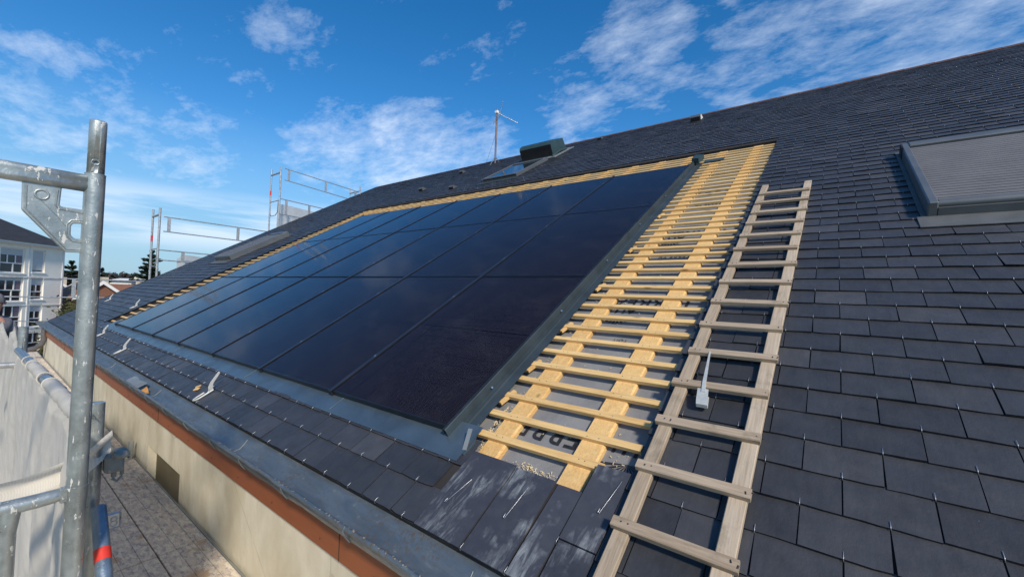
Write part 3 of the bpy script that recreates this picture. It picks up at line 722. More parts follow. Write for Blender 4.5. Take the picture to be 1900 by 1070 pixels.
for i in range(6):
    s_ = PR_ - GW * i - PW - .010
    rl = thing('mounting_rail', 'dark rail between the %s and %s solar panel columns from the bare battens' % (ORD[i], ORD[i + 1]), 'mounting rail', RF(s_, PB), 'rails between the solar panels', True)
    m = MB(); m.box((-.0085, -.012, -.04), (.0085, GH * 3, .0035), bev=.002); m.box((-.017, -.012, .0012), (.017, GH * 3, .0062), bev=.0015)
    X = Matrix.Translation((0, 0, .055)); m.v = [X @ v for v in m.v]; m.build('bar', M['rail'], rl)
    for j in range(3):
        for q in (.40, 1.33):
            b = MB(); b.tube([(0, GH * j + q, .060), (0, GH * j + q, .0655)], .0085, 8); b.build('clamp_bolt', M['bolt'], rl)

# ------------------------------------------------------------------ roof ladder and its strap
LD = thing('roof_ladder', 'weathered wooden roof ladder lying on the slates beside the battens', 'ladder', RF(-.4, .45), None)
def rail(sa, sb, t0, t1, w_):
    mb = MB(); n = 30; vs_ = []
    for i in range(n + 1):
        q = i / n; s = sa + (sb - sa) * q; tt = t0 + (t1 - t0) * q; e = .0015 * noise.noise(Vector((tt * 3, sa * 7, 0)))
        for a, h in ((-w_ / 2, .015), (-w_ / 2, .038), (-w_ / 2 + .003, .041), (w_ / 2 - .003, .041), (w_ / 2, .038), (w_ / 2, .015)): vs_.append(RP(s + a + e, tt, h))
    fs_ = [(i * 6 + k, i * 6 + (k + 1) % 6, i * 6 + 6 + (k + 1) % 6, i * 6 + 6 + k) for i in range(n) for k in range(6)]
    mb.add(vs_, fs_ + [tuple(range(5, -1, -1)), tuple(n * 6 + k for k in range(6))]); return mb
rail(-.563, -.538, .45, 4.84, .055).build('rail', M['grey_up'], LD)
rail(-.249, -.183, .45, 4.82, .058).build('rail', M['grey_up'], LD)
for k in range(-1, 16):
    t_ = .830 + .2625 * k; q = (t_ - .8) / 3.7; sa = -.600 + .052 * max(0, q); sb = -.215 + .05 * q; j = U(-.008, .008)
    if k > 14: break
    mb = MB(); n = 5; vs_ = []; wv = .042 + U(-.003, .003); tl = U(-.008, .008)
    for i in range(n + 1):
        s = sa - .004 + j + (sb - sa + .012) * i / n; e = .001 * noise.noise(Vector((s * 9, k, 0))); dd = tl * (i / n - .5)
        for a, h in ((-wv / 2, .0412), (-wv / 2, .060), (-wv / 2 + .003, .063), (wv / 2 - .003, .063), (wv / 2, .060), (wv / 2, .0412)): vs_.append(RP(s, t_ + a + e + dd, h))
    fs_ = [(i * 6 + k2, i * 6 + 6 + k2, i * 6 + 6 + (k2 + 1) % 6, i * 6 + (k2 + 1) % 6) for i in range(n) for k2 in range(6)]
    mb.add(vs_, fs_ + [tuple(range(6)), tuple(n * 6 + k2 for k2 in range(5, -1, -1))])
    rg = mb.build('rung', M['grey_x'], LD)
    for s_ in (-.565, -.54, -.22, -.20):
        MB().tube([RP(s_ + q * .04 + U(-.004, .004), t_ + U(-.012, .012), .0625), RP(s_ + q * .04, t_, .0642)], .0026, 6).build('nail', M['ink'], rg)
SH = thing('safety_hook', 'pale metal safety hook lying over two rungs of the wooden ladder', 'roof hook', RF(-.44, 1.5), 'metal hooks on the roof')
m = MB(); pth = [(-.479, 1.87, .066), (-.470, 1.78, .070), (-.462, 1.70, .0725), (-.455, 1.62, .070), (-.447, 1.56, .066)]
wd = [.0035, .005, .0065, .008, .009]
vs_ = []
for (s_, t_, h), w_ in zip(pth, wd): vs_ += [RP(s_ - w_, t_, h), RP(s_ + w_, t_, h), RP(s_ + w_, t_, h - .005), RP(s_ - w_, t_, h - .005)]
fs_ = [(i * 4 + k, i * 4 + (k + 1) % 4, i * 4 + 4 + (k + 1) % 4, i * 4 + 4 + k) for i in range(4) for k in range(4)]
m.add(vs_, fs_ + [(0, 3, 2, 1), (16, 17, 18, 19)]); m.build('strap', M['bracket'], SH)
m = MB(); pr = [(1.565, .062), (1.49, .058), (1.472, .050), (1.470, .036), (1.484, .028), (1.55, .030), (1.55, .026), (1.482, .023), (1.464, .034), (1.466, .053), (1.488, .063), (1.565, .067)]
pr = [(1.49 + (a - 1.464) * .8 + (.012 if a > 1.5 else 0), .028 + (b - .028) * .9) for a, b in pr]
m.prism(pr, -.466, -.420, lambda a, b, z: RP(z + (1.5 - a) * .12, a, b)); m.build('foot', M['bracket'], SH)

# ------------------------------------------------------------------ steel safety hooks standing on the slates
HB = [(-4.15, .575, 1.0, 'pale metal roof hook nearest the gutter, below the solar panels'), (-7.45, .60, .92, 'second pale metal roof hook along the eave, below the sixth panel column'),
      (-9.45, .70, .85, 'pale metal roof hook just behind the big scaffold tube, near the zinc apron end'), (-10.95, 1.47, .85, 'pale roof hook beside the far edge of the solar array'), (-13.9, 1.54, .85, 'most distant pale roof hook, beside the far gable')]
for X_, t_, q, lab in HB:
    H = thing('safety_hook', lab, 'roof hook', RF(X_, t_), 'metal hooks on the roof')
    # side view outline in (t, h): slotted foot, body with hole, raised bar
    out_ = [(.0, .016), (.055, .020), (.075, .036), (.085, .060), (.115, .086), (.205, .132), (.214, .128), (.212, .118), (.13, .070), (.112, .045), (.105, .016)]
    fnh = lambda a, b, c, X_=X_, t_=t_, q=q: RP(X_ + c, t_ + a * q, b * q)
    plate(roundpoly(out_, .006, 3), [[(.080 + .005 * math.cos(k), .030 + .005 * math.sin(k)) for k in [i * math.pi / 4 for i in range(8)]]], .007, .001, fnh).build('bar', M['bracket'], H)
    ft = MB(); pts = [(.0, .105), (.0, -.005), (-.010, -.035), (-.030, -.045), (-.048, -.035), (-.056, -.005), (-.056, .05)]
    ft.tube([RP(X_ + a * q, t_ + b * q, .019) for a, b in pts], .0075 * q, 8); ft.build('slotted_foot', M['bracket'], H)
sp_ = MB().box((0, 0, .012), (.05, .03, .022), RF(-4.42, .60) @ Matrix.Rotation(.5, 4, 'Z'), .002); sp_.box((.0, .05, .012), (.045, .065, .02), RF(-4.42, .60) @ Matrix.Rotation(.9, 4, 'Z'))
solo(sp_, 'wood_scrap', M['pine'], RF(-4.4, .62), 'small orange scrap of wood lying beside the nearest standing roof hook', 'wood scrap')

# ------------------------------------------------------------------ skylights
def skyl(s0, t0, wd, L, h, lab, glass=False, tilt=0):
    S = thing('skylight', lab, 'skylight', RF(s0, t0) @ Matrix.Rotation(tilt, 4, 'X'), 'roof windows', True)
    b = .052
    fm = MB(); fm.box((0, 0, .0), (b, L, h), bev=.008); fm.box((wd - b, 0, .0), (wd, L, h), bev=.008)
    fm.box((b - .004, L - .12, .02), (wd - b + .004, L, h + .006), bev=.01); fm.box((b, 0, .0), (wd - b, .03, h - .045))
    fm.build('frame', M['shell'], S)
    if glass:
        MB().box((b + .001, .031, h - .03), (wd - b - .001, L - .121, h - .018)).build('glass', M['sky_glass'], S)
        fb = MB(); fb.box((b + .001, .001, h - .03), (wd - b - .001, .07, h + .003), bev=.006); fb.build('bottom_bar', M['shell'], S)
    else:
        sh = MB(); n = 27; vs_ = []; y0, y1 = .085, L - .12
        step = (y1 - y0) / n; x0, x1 = b + .002, wd - b - .002
        pr = []
        for k in range(n):
            y = y0 + step * k
            for q in (0, .15, .4, .65, .80): pr.append((y + step * q, h - .022 + .006 * math.sin(math.pi * q / .8)))
            pr += [(y + step * .81, h - .034), (y + step * .99, h - .034)]
        vs_ = [Vector((x, y, z)) for y, z in pr for x in (x0, x1)]
        sh.add(vs_, [(2 * i, 2 * i + 1, 2 * i + 3, 2 * i + 2) for i in range(len(pr) - 1)]); sh.build('shutter', M['shutter'], S)
        bb = MB(); bb.tube([(x0, .045, h - .034), (x1, .045, h - .034)], .031, 14); bb.box((x0, .05, h - .05), (x1, .084, h - .012), bev=.005); bb.build('bottom_bar', M['shell'], S)
        bx = MB(); bx.box((-.006, L - .19, .0), (-.001, L - .02, h + .004)); bx.build('end_cap', M['blackbox'], S)
    fl = MB(); fl.box((-.05, -.19, .010), (wd + .05, -.002, .0165)); fl.box((-.03, -.0, .010), (-.002, L + .05, .016)); fl.box((wd + .002, 0, .01), (wd + .03, L + .05, .016)); fl.box((-.03, L + .001, .010), (wd + .03, L + .07, .02))
    fl.build('flashing', M['lead' if not glass else 'zinc_dark'], S)
    return S
skyl(.515, 3.72, 1.34, 1.72, .115, 'large grey skylight with closed roller shutter beside the ladder')
skyl(-13.0, 3.78, 1.05, 1.62, .14, 'small distant grey shuttered skylight between the array and the gable')
skyl(-6.92, 8.02, 1.10, 1.50, .09, 'open glass skylight under the black roof box', True)

# black and teal box above the glass skylight
CH = thing('roof_hatch', 'black and teal metal box standing on the roof above the glass skylight', 'roof box', RF(-6.95, 10.0), None, True)
Lb = 1.02
m = MB(); prof = [(0, .02), (0, .33), (.05, .385), (.16, .415), (.70, .34), (.78, .02)]
m.prism(prof, 0, Lb, lambda a, b, z: Vector((z, a, b))); m.build('housing', M['teal'], CH)
fb = MB(); fb.box((.012, -.012, .05), (Lb - .004, -.001, .325)); fb.build('louvre', M['blackbox'], CH)
fb = MB(); fb.box((-.06, -.20, .005), (Lb + .16, .95, .022)); fb.build('flashing', M['zinc_pale'], CH)
ps = MB(); ps.tube([(Lb + .03, -.1, .03), (Lb + .06, .3, .08), (Lb + .05, .7, .05)], .025, 8); ps.build('side_strut', M['teal'], CH)

# roof vents
for s_, t_, q, lab in ((-2.55, 11.0, 1.35, 'roof vent with a white side, near the ridge above the bare battens'), (-5.15, 11.35, .8, 'tiny dark roof vent between the black box and the white sided vent'),
                   (-9.68, 10.45, 1.0, 'small dark roof vent just beyond the aerial mast'), (-9.75, 8.62, 1.0, 'small dark roof vent farther along, above the far end of the battens'), (-7.9, 8.0, 1.0, 'small dark roof vent just above the long battens, before the glass skylight')):
    V = thing('roof_vent', lab, 'roof vent', RF(s_, t_), 'small vents on the slates', True)
    m = MB(); m.prism([(-.08 * q, .01), (-.08 * q, .075 * q), (-.03 * q, .10 * q), (.10 * q, .02)], -.085 * q, .085 * q, lambda a, b, z: Vector((z, a, b))); m.build('hood', M['shell'], V)
    MB().box((-.07 * q, -.088 * q, .014), (.07 * q, -.081 * q, .065 * q)).build('grille', M['blackbox'], V)
    if q > 1.2:
        MB().prism([(-.07 * q, .012), (-.07 * q, .07 * q), (-.03 * q, .095 * q), (.09 * q, .02)], .0855 * q, .0885 * q, lambda a, b, z: Vector((z, a, b))).build('side_plate', M['pvc'], V)

# aerial
AB = RP(-8.85, 11.2)
AN = thing('aerial', 'thin aerial mast with small antenna standing near the ridge', 'antenna', AB)
MB().tube([AB + Vector((0, 0, -.05)), AB + Vector((0, 0, 1.80))], .030, 8).build('mast', M['rust'], AN)
m = MB()
for a in (0, 2.1, 4.2): m.tube([AB + Vector((.18 * math.cos(a), .18 * math.sin(a), -.02 + .10 * math.sin(a))), AB + Vector((0, 0, .22))], .012, 6)
m.box(AB + Vector((-.55, -.07, -.06)), AB + Vector((.1, -.02, -.04))); m.build('foot', M['shell'], AN)
MB().tube([AB + Vector((0, 0, 1.0)), AB + Vector((-1.0, .6, .15))], .004, 5).build('guy_wire', M['shell'], AN)
m = MB(); a0 = AB + Vector((0, 0, 1.68)); dr = Vector((.62, .55, -.35)).normalized(); side = dr.cross(Vector((0, 0, 1))).normalized(); upv = side.cross(dr)
m.tube([a0 - dr * .1, a0 + dr * .75], .009, 6)
for k in range(6): p = a0 + dr * (.22 + .09 * k); m.tube([p - side * .12, p + side * .12], .004, 5)
for sg in (-1, 1):
    for k in range(5): p = a0 + dr * .12 + upv * (sg * (.05 + .07 * k)) - dr * .02 * k; m.tube([p - side * .2, p + side * .2], .005, 5)
    m.tube([a0 + dr * .12, a0 + dr * .03 + upv * sg * .36], .008, 5)
m.build('antenna_head', M['galv_clean'], AN)
MB().box(a0 + Vector((-.05, -.05, -.03)), a0 + Vector((.05, .05, .07)), bev=.01).build('clamp', M['pvc'], AN)

# ------------------------------------------------------------------ near scaffold
PX, PY = -1.84, .228
SF = thing('scaffold_tower', 'tall paint-spotted galvanised scaffold upright with crossbar and corner plate', 'scaffold frame', W(PX, PY, -8), None)
up = MB(); up.tube([W(PX, PY, -8), W(PX, PY, .337)], .0243, 40); up.ring(W(PX, PY, .337), (0, 0, 1), .0235, .0016, 40); up.build('upright', M['galv'], SF)
# spigot with a real hole
sg = MB(); sg.tube([W(PX, PY, .30), W(PX, PY, .500), W(PX, PY, .506)], [.0208, .0208, .0200], 40); sgo = sg.build('spigot', M['galv'], SF)
cut = MB(); cc = W(PX, PY, .372); cut.tube([cc - Vector((.05, -.006, 0)), cc + Vector((.05, -.006, 0))], .0058, 20); cuto = cut.build('cutter', M['galv'], None, I4)
md = sgo.modifiers.new('hole', 'BOOLEAN'); md.object = cuto; md.operation = 'DIFFERENCE'; md.solver = 'EXACT'
cuto.matrix_world = I4
# cutter is in world space; apply and drop it
bpy.context.view_layer.update(); nm = evalmesh(sgo); sgo.modifiers.clear(); old = sgo.data; sgo.data = nm; bpy.data.meshes.remove(old); bpy.data.objects.remove(cuto)
MB().ring(W(PX + .0205, PY - .004, .372), (1, -.12, 0), .0085, .0018, 24).build('hole_rim', M['galv'], SF)
tr = MB()
def oval(y0, y1, z, ry, rz, x=PX, n=8):
    vs_ = []; seg = 28
    for i in range(n + 1):
        y = y0 + (y1 - y0) * i / n
        for k in range(seg):
            a = 2 * math.pi * k / seg; c, s = math.cos(a), math.sin(a)
            gx = ry * math.copysign(abs(c) ** .7, c) * (1 - .16 * math.exp(-(s / .22) ** 2)); vs_.append(W(x + gx, y, z + rz * math.copysign(abs(s) ** .75, s)))
    fs_ = [(i * seg + k, (i + 1) * seg + k, (i + 1) * seg + (k + 1) % seg, i * seg + (k + 1) % seg) for i in range(n) for k in range(seg)]
    return vs_, fs_ + [tuple(range(seg)), tuple(n * seg + k for k in range(seg - 1, -1, -1))]
v_, f_ = oval(-.62, PY - .018, .305, .019, .0265); tr.add(v_, f_, True); tr.build('crossbar', M['galv'], SF)
outer = [(.0835, .285), (.0855, .2005), (.1739, .0901), (.215, .0925), (.2189, .0936), (.2136, .2187), (.2027, .2187), (.1585, .2199), (.153, .2250), (.1555, .285)]
hole = [(.179, .1700), (.1845, .1788), (.2105, .1822), (.2110, .1287), (.1892, .1272), (.1792, .1393)]
gp_ = plate(roundpoly(outer, .004, 3), [roundpoly(hole, .006, 4)], .011, .003, lambda a, b, c: W(PX + c, a, b)); gp_.build('corner_plate', M['galv'], SF)
em = MB(); em.ring(W(PX + .006, .119, .250), (1, 0, 0), .0135, .0028, 28); em.tube([W(PX + .006, .119, .233), W(PX + .006, .150, .195), W(PX + .006, .176, .158)], .0012, 6)
em.tube([W(PX + .0055, p[0], p[1]) for p in [(.0890, .270), (.0905, .2030), (.1755, .0955), (.204, .0975)]], .0022, 6)
em.tube([W(PX + .0055, p[0], p[1]) for p in [(.150, .270), (.1475, .2250), (.153, .2145), (.204, .2105)]], .0022, 6)
em.tube([W(PX + .0055, p[0], p[1]) for p in [(.206, .190), (.182, .186), (.173, .172), (.173, .137), (.187, .121), (.205, .121)]], .0022, 6)
em.build('embossing', M['galv'], SF)
lr = MB(); lr.tube([W(PX, -.62, -.648), W(PX, .150, -.648), W(PX, .185, -.646), W(PX + .004, .205, -.645)], [.0205, .0205, .0195, .012], 24)
lr.build('guard_rail', M['galv'], SF)
cl_ = MB(); cl_.tube([W(PX, PY, -.672), W(PX, PY, -.628)], .0262, 32); cl_.box(W(PX - .012, .192, -.668), W(PX + .018, .21, -.626), bev=.003); cl_.build('rail_collar', M['galv'], SF)
lp = MB(); lp.tube([W(PX, .098, -.655), W(PX, .090, -.72), W(PX, .086, -8)], .0225, 24); lp.build('guard_post', M['galv'], SF)
up2 = MB(); up2.tube([W(PX, -.62, -8), W(PX, -.62, .34)], .0243, 20); up2.build('upright', M['galv'], SF)
# second row of uprights behind
def post(x, y, top, lab, mat='galv', extra=True):
    P = thing('scaffold_post', lab, 'scaffold post', W(x, y, -8), 'scaffold posts along the netting')
    m = MB(); m.tube([W(x, y, -8), W(x, y, top)], .0243, 24); m.tube([W(x, y, top), W(x, y, top + .001)], [.0243, .019], 24, False); m.build('tube', M[mat], P)
    m = MB(); m.ring(W(x, y, top - .22), (0, 0, 1), .0243, .0012, 24); m.build('weld', M[mat], P)
    return P
P2 = post(-2.10, .298, -.435, 'short galvanised post close behind the tall paint-spotted upright')
m = MB(); X = Matrix.Translation(W(-2.085, .345, -.66))
m.box((-.02, -.022, -.03), (.03, .032, .035), X, .008); m.box((-.03, -.005, .02), (.045, .045, .045), X, .01); m.box((-.005, .0, -.052), (.012, .014, -.03), X, .003); m.box((-.005, .024, -.050), (.012, .034, -.028), X, .003)
m.tube([X @ Vector((.006, .002, -.055)), X @ Vector((.01, .016, -.068)), X @ Vector((.008, .03, -.052))], .0045, 8); m.build('coupler', m_galv('coupler_iron', (.22, .235, .22), .2, .3, .6), P2)
m = MB(); X = Matrix.Translation(W(-2.06, .352, -.865)); m.box((-.004, -.02, -.028), (.004, .024, .03), X, .006); m.ring(X @ Vector((.005, .004, .006)), (1, 0, 0), .008, .002, 12); m.ring(X @ Vector((.005, .004, -.010)), (1, 0, 0), .009, .002, 12); m.build('latch_plate', M['galv_clean'], P2)
post(-4.54, .25, -.335, 'short post at the end of the blue grey guard tube')
post(-9.4, .25, -.30, 'distant post beside the worker', 'galv_clean')
BRC = thing('scaffold_brace', 'blue grey tube with a red band slanting down toward the deck', 'scaffold tube', W(-2.0, .3, -1.78), None)
pA, pB = Vector((-2.05, .312, -.80)), Vector((-1.64, .300, -1.20)); dB = (pB - pA)
def pt(q): p = pA + dB * q; p.z += .06 * q * (1 - q) * 2; return W(*p)
MB().tube([pt(q / 10 * 2.2) if q else pt(0) for q in range(11)], .0215, 24).build('tube', M['blue_galv'], BRC)
MB().tube([pt(.30), pt(.335), pt(.375)], .0222, 24).build('red_band', M['redband'], BRC)
m = MB(); X = Matrix.Translation(W(-1.86, .372, -1.06)); m.box((-.02, -.02, -.03), (.03, .025, .03), X, .012); m.box((-.0, -.028, .01), (.03, .0, .035), X, .006); m.build('lower_coupler', m_galv('coupler_dark', (.07, .08, .075), .1, .3, .6), BRC)
GR_ = MB(); GR_.tube([W(-2.10, .262, -.478), W(-4.52, .232, -.497)], .0215, 20)
solo(GR_, 'guard_tube', M['blue_galv'], W(-3.3, .25, -.48), 'blue grey guard tube with netting tied over it', 'scaffold tube')
solo(MB().tube([W(-4.53, .228, -.60), W(-4.53, -.9, -.585)], .0205, 16), 'cross_tube', M['galv_clean'], W(-4.53, -.3, -.6), 'pale horizontal tube leaving the short post away from the wall', 'scaffold tube')
# netting
def net_top(x):
    if x > -4.5:
        q = (x + 2.02) / -2.5; return -.492 + .018 * abs(math.sin(q * math.pi * 5)) - .03 * (q > .85) * (q - .85) * 6
    q = (x + 4.54) / -2.6; return -.44 + .13 * math.exp(-((x + 5.35) / .28) ** 2) - .09 * abs(math.sin(q * 3.0)) - .03 * q
def netfn(u, v):
    x = -1.885 - 6.2 * u; zt = net_top(x) + .012 * noise.noise(Vector((x * 9, 0, 0))); zb = -2.4
    q = v ** 1.15; z = zt + (zb - zt) * q
    fold = .014 * math.sin(x * 13 + 2.6 * noise.noise(Vector((x * 2, z * 1.5, 0)))) * (.35 + .65 * min(1, v * 3)) + .045 * noise.noise(Vector((x * 1.4, z * 1.3, 2))) * min(1, v * 2.5) + .009 * noise.noise(Vector((x * 11, z * 4, 5))) + .008 * abs(noise.noise(Vector((x * 9 + z * 5, z * 7 - x * 2, 15)))) + .005 * abs(noise.noise(Vector((x * 22, z * 12 + x * 8, 5)))) + .002 * noise.noise(Vector((x * 60, z * 45, 5)))
    y = .232 - .02 * min(1, v * 4) + fold * .8
    if v < .03: y = .245
    return W(x, min(y, .262), z)
nt = MB(); nt.grid(netfn, 420, 110)
for x in ():
    pass
NET = solo(nt, 'debris_netting', M['net'], W(-3.5, .2, -1.8), 'off white debris netting hanging in folds from the guard tube', 'netting')
rl = MB()
def hem(u, v):      # the net folded over the tube
    x = -2.04 - 2.05 * u; a = math.pi * (1.15 * v); r = .027 + .006 * noise.noise(Vector((x * 14, v * 2, 0)))
    return W(x, .262 - .03 * u * 0 + r * math.cos(a) - .028 * (x + 2.1) / -2.42, -.480 - .019 * (x + 2.1) / -2.42 + r * math.sin(a))
for a, b in ((0.0, .42), (.50, .80)):
    rl.grid(lambda u, v, a=a, b=b: hem(a + (b - a) * u, v), 40, 8)
rl.build('folded_hem', M['net'], NET)
for x in (-2.9, -3.1, -3.62, -3.85):
    MB().ring(W(x, .262 - .028 * (x + 2.1) / -2.42, -.480 - .019 * (x + 2.1) / -2.42), (1, .1, .2), .029, .0035, 16).build('cable_tie', M['net'], NET)
bd = MB()
def band(u, v):
    y = .345 - .95 * u; z = -.545 - .13 * u ** .8 - .05 * math.sin(math.pi * min(1, u * 2)); hh = .078 + .03 * u
    k = .014 * math.sin(v * 7 + u * 9); x = -2.052 + .06 * (1 - min(1, u * 14)) ** 2 * 0
    xx = -2.055 + k + (.0 if u > .06 else -.05 * (.06 - u) / .06)
    return W(xx, y, z - hh * v + .004 * noise.noise(Vector((u * 20, v * 3, 0))))
bd.grid(band, 80, 10)
bd2 = bd
solo(bd2, 'netting_sash', M['net'], W(-2.05, .1, -.6), 'pale mesh strip wrapped round the short post and pulled tight', 'netting')

# deck boards
DK = None; DKl = 'grey paint-worn scaffold deck board along the cream wall'
rows = [(-.62, -.33), (-.325, -.035), (-.03, .262), (.268, .542), (.548, .822), (.828, 1.098)]
for ri, (y0, y1) in enumerate(rows):
    for xi in range(7):
        x0 = 1.4 - 2.44 * xi; x1 = x0 - 2.432
        if y0 < .2 and x1 > -2.2: continue
        X = Matrix.Translation(W(x0, y0, -1.78 + U(-.0015, .0015)))
        if DK is None or ri != DKr:
            m = MB(); m.box((x1 - x0, 0, -.045), (0, y1 - y0, 0), bev=.003)
            DK = m.build('deck_board', M['deck'], None, I4); DKr = ri; o = DK
        else: o = DK.copy(); C.objects.link(o)
        o.matrix_world = X; tag(o, DKl, 'deck board', 'scaffold deck boards')
ed = MB().box((-15.6, 1.0985, -1.785 + CAMZ), (1.4, 1.106, -1.772 + CAMZ)); solo(ed, 'edge_trim', M['zinc_pale'], W(-5, 1.1, -1.78), 'thin pale strip edging the deck against the wall', 'trim strip')
st_ = thing('tube_stub', 'short grey tube standing upright on the deck against the cream wall', 'tube', W(-5.63, 1.075, -1.78), None)
MB().tube([W(-5.63, 1.072, -1.785), W(-5.63, 1.072, -1.60)], .022, 16).build('tube', M['galv'], st_); MB().tube([W(-5.61, 1.055, -1.75), W(-5.598, 1.045, -1.75)], .006, 8).build('pin_hole', M['ink'], st_)

# ------------------------------------------------------------------ far scaffold at the gable
gx, gx2 = -16.0, -16.78
def gframe(y, top, lab, red=False):
    F = thing('scaffold_tower', lab, 'scaffold frame', W(gx, y, -8), 'frames of the scaffold at the far gable')
    MB().tube([W(gx, y, -8), W(gx, y, top)], .030, 10).build('upright', M['galv_clean'], F)
    MB().tube([W(gx2, y, -8), W(gx2, y, top + .03)], .028, 10).build('upright', M['galv_clean'], F)
    m = MB(); m.tube([W(gx, y, top - .20), W(gx2, y, top - .20)], .032, 8); m.build('crossbar', M['galv_clean'], F)
    m = MB()
    m.tube([W(gx, y, top - 1.22), W(gx2, y, top - 1.22)], .018, 8)
    for z in (top - 1.62, ): m.tube([W(gx - .12, y, top - 1.25), W(gx - .14, y, top - 1.65), W(gx - .3, y, top - 1.75), W(gx2 + .12, y, top - 1.75), W(gx2 + .05, y, top - 1.65)], .014, 6)
    m.build('guard_bar', M['galv_clean'], F)
    if red: MB().tube([W(gx2, y, top - .96), W(gx2, y, top - .78)], .0295, 10).build('red_band', M['redband'], F)
gframe(3.40, 2.30, 'far gable scaffold frame in front of the cedar tree, with a red band', True)
gframe(6.76, 4.46, 'tall far gable scaffold frame at the start of the high railing', True)
gframe(9.98, 4.50, 'far gable scaffold frame just peeping over the ridge')
gframe(-.75, .15, 'low far scaffold frame in front of the white apartment block')
def grail(y0, z0, y1, z1, gap, posts, lab, x=gx, r=.017, rr=.016):
    F = thing('guard_rail', lab, 'guard rail', W(x, y0, -8), 'guard rails of the scaffold at the far gable')
    MB().tube([W(x, y0, z0), W(x, y1, z1)], r, 8).build('top_rail', M['galv_clean'], F)
    MB().tube([W(x, y0, z0 - gap), W(x, y1, z1 - gap)], r, 8).build('lower_rail', M['galv_clean'], F)
    for q in posts:
        y = y0 + (y1 - y0) * q; z = z0 + (z1 - z0) * q
        MB().box(W(x - .012, y - .04, z - gap), W(x + .012, y + .04, z)).build('spacer', M['galv_clean'], F)
grail(3.50, 2.05, 6.70, 2.03, .44, (.04, .62), 'double guard rail running level between the two tall gable frames')
grail(6.90, 4.44, 9.92, 4.25, .42, (.05, .52, .95), 'high double guard rail against the sky, above the other one')
grail(-.75, .045, 3.34, .075, .49, (.60, ), 'long low double guard rail crossing the white apartment block')
grail(3.40, 1.04, 4.75, 1.03, .30, (.45, .98), 'short low guard rail beside the cedar tree')
grail(6.80, 3.30, 8.50, 3.24, .55, (.12, .62), 'short guard rail beneath the high railing')
m = MB(); m.grid(lambda u, v: W(gx - .35 + .05 * math.sin(u * 9), 3.95 + 1.3 * u, .98 - .06 * u + .05 * math.sin(u * 6) * 0 - 1.5 * v - .12 * (u < .08) * (1 - v)), 24, 8)
solo(m, 'debris_netting', M['net_far'], W(gx - .3, 4.5, 0), 'pale netting sheet on the gable scaffold next to the cedar', 'netting')
m = MB(); m.grid(lambda u, v: W(gx - .60 + .03 * math.sin(u * 9), 6.95 + 2.3 * u, 3.22 - .08 * u - 2.4 * v), 24, 8)
solo(m, 'debris_netting', M['net_far'], W(gx - .6, 7.9, 1), 'pale netting sheet hanging below the high railing', 'netting')
wr = MB(); wr.tube([W(-15.6, .45, -.985), W(-15.6, .9, -1.02), W(-15.6, 1.2, -1.07)], .012, 6); solo(wr, 'cross_tube', M['galv'], W(-15.6, .8, -1), 'thin dark tube just beyond the gutter end', 'scaffold tube')

# ------------------------------------------------------------------ apartment block
K = 1.3; A0 = Vector((-48.515, 4.347, 0)) * K; dh = Vector((.71, -.70, 0)).normalized(); nr = Vector((.70, .71, 0)).normalized()
Xb = Matrix(((dh.x, nr.x, 0, A0.x), (dh.y, nr.y, 0, A0.y), (0, 0, 1, 0), (0, 0, 0, 1)))
AP = thing('apartment_block', 'white apartment block with dark hipped roof and shuttered windows', 'building', Xb, None, True)
ez = 2.55 * K + CAMZ; Lf = 24.0
zf = lambda z: z * K + CAMZ
wins = []   # (x0,x1,z0,z1,blind height, mullions)
for k in range(4):
    dz = -2.03 * k
    wins.append((3.70, 5.95, .44 + dz, 2.22 + dz, [.50, .26, .05, .0][k], 'big')); wins.append((1.66, 2.96, .56 + dz, 2.26 + dz, [1.62, .60, .55, .1][k], 'small'))
    wins.append((7.6, 8.9, .56 + dz, 2.26 + dz, .5, 'small')); wins.append((9.9, 12.1, .44 + dz, 2.22 + dz, .4, 'big')); wins.append((13.6, 14.9, .56 + dz, 2.26 + dz, .9, 'small'))
Q = .74
wins = [(a * Q, b * Q, c, d, e, f) for a, b, c, d, e, f in wins]
# wall with openings: grid of cells
xs = sorted({-.36, Lf / K} | {q for w_ in wins for q in w_[:2]}); zs = sorted({-6.154, 2.55} | {q for w_ in wins for q in w_[2:4]})
wb = MB(); dep = .28
for i in range(len(xs) - 1):
    for j in range(len(zs) - 1):
        cx, cz = (xs[i] + xs[i + 1]) / 2, (zs[j] + zs[j + 1]) / 2
        if any(a < cx < b and c < cz < d for a, b, c, d, *_ in wins): continue
        wb.box((xs[i] * K, -dep, zf(zs[j])), (xs[i + 1] * K, 0, zf(zs[j + 1])))
wb.box((-.36 * K, -12, 0), (Lf, -dep - .02, ez - .02))
wb.build('wall', M['white'], AP)
tm = MB(); tm.box((-.75, -12.5, ez), (Lf + .4, .5, ez + .16)); tm.box((-.55, -12.3, ez - .13), (Lf + .3, .22, ez - .002)); tm.build('cornice', M['white2'], AP)
for k in range(3): MB().box((-.40 * K, .003, zf(.12 - 2.03 * k)), (Lf, .05, zf(.17 - 2.03 * k))).build('floor_band', M['white2'], AP)
MB().box((-.37 * K, .003, zf(-5.75)), (Lf, .04, zf(-5.35))).build('base_band', M['maroon'], AP)
for x in (-.25, 3.22 * Q, 6.7 * Q, 9.4 * Q): MB().box((x * K, .003, 0), (x * K + .10, .045, ez - .14)).build('pilaster', M['white2'], AP)
rf = MB(); e0, e1, f0, f1 = -.8, Lf + .5, -12.6, .56; zt = ez + .16; hh = 4.4
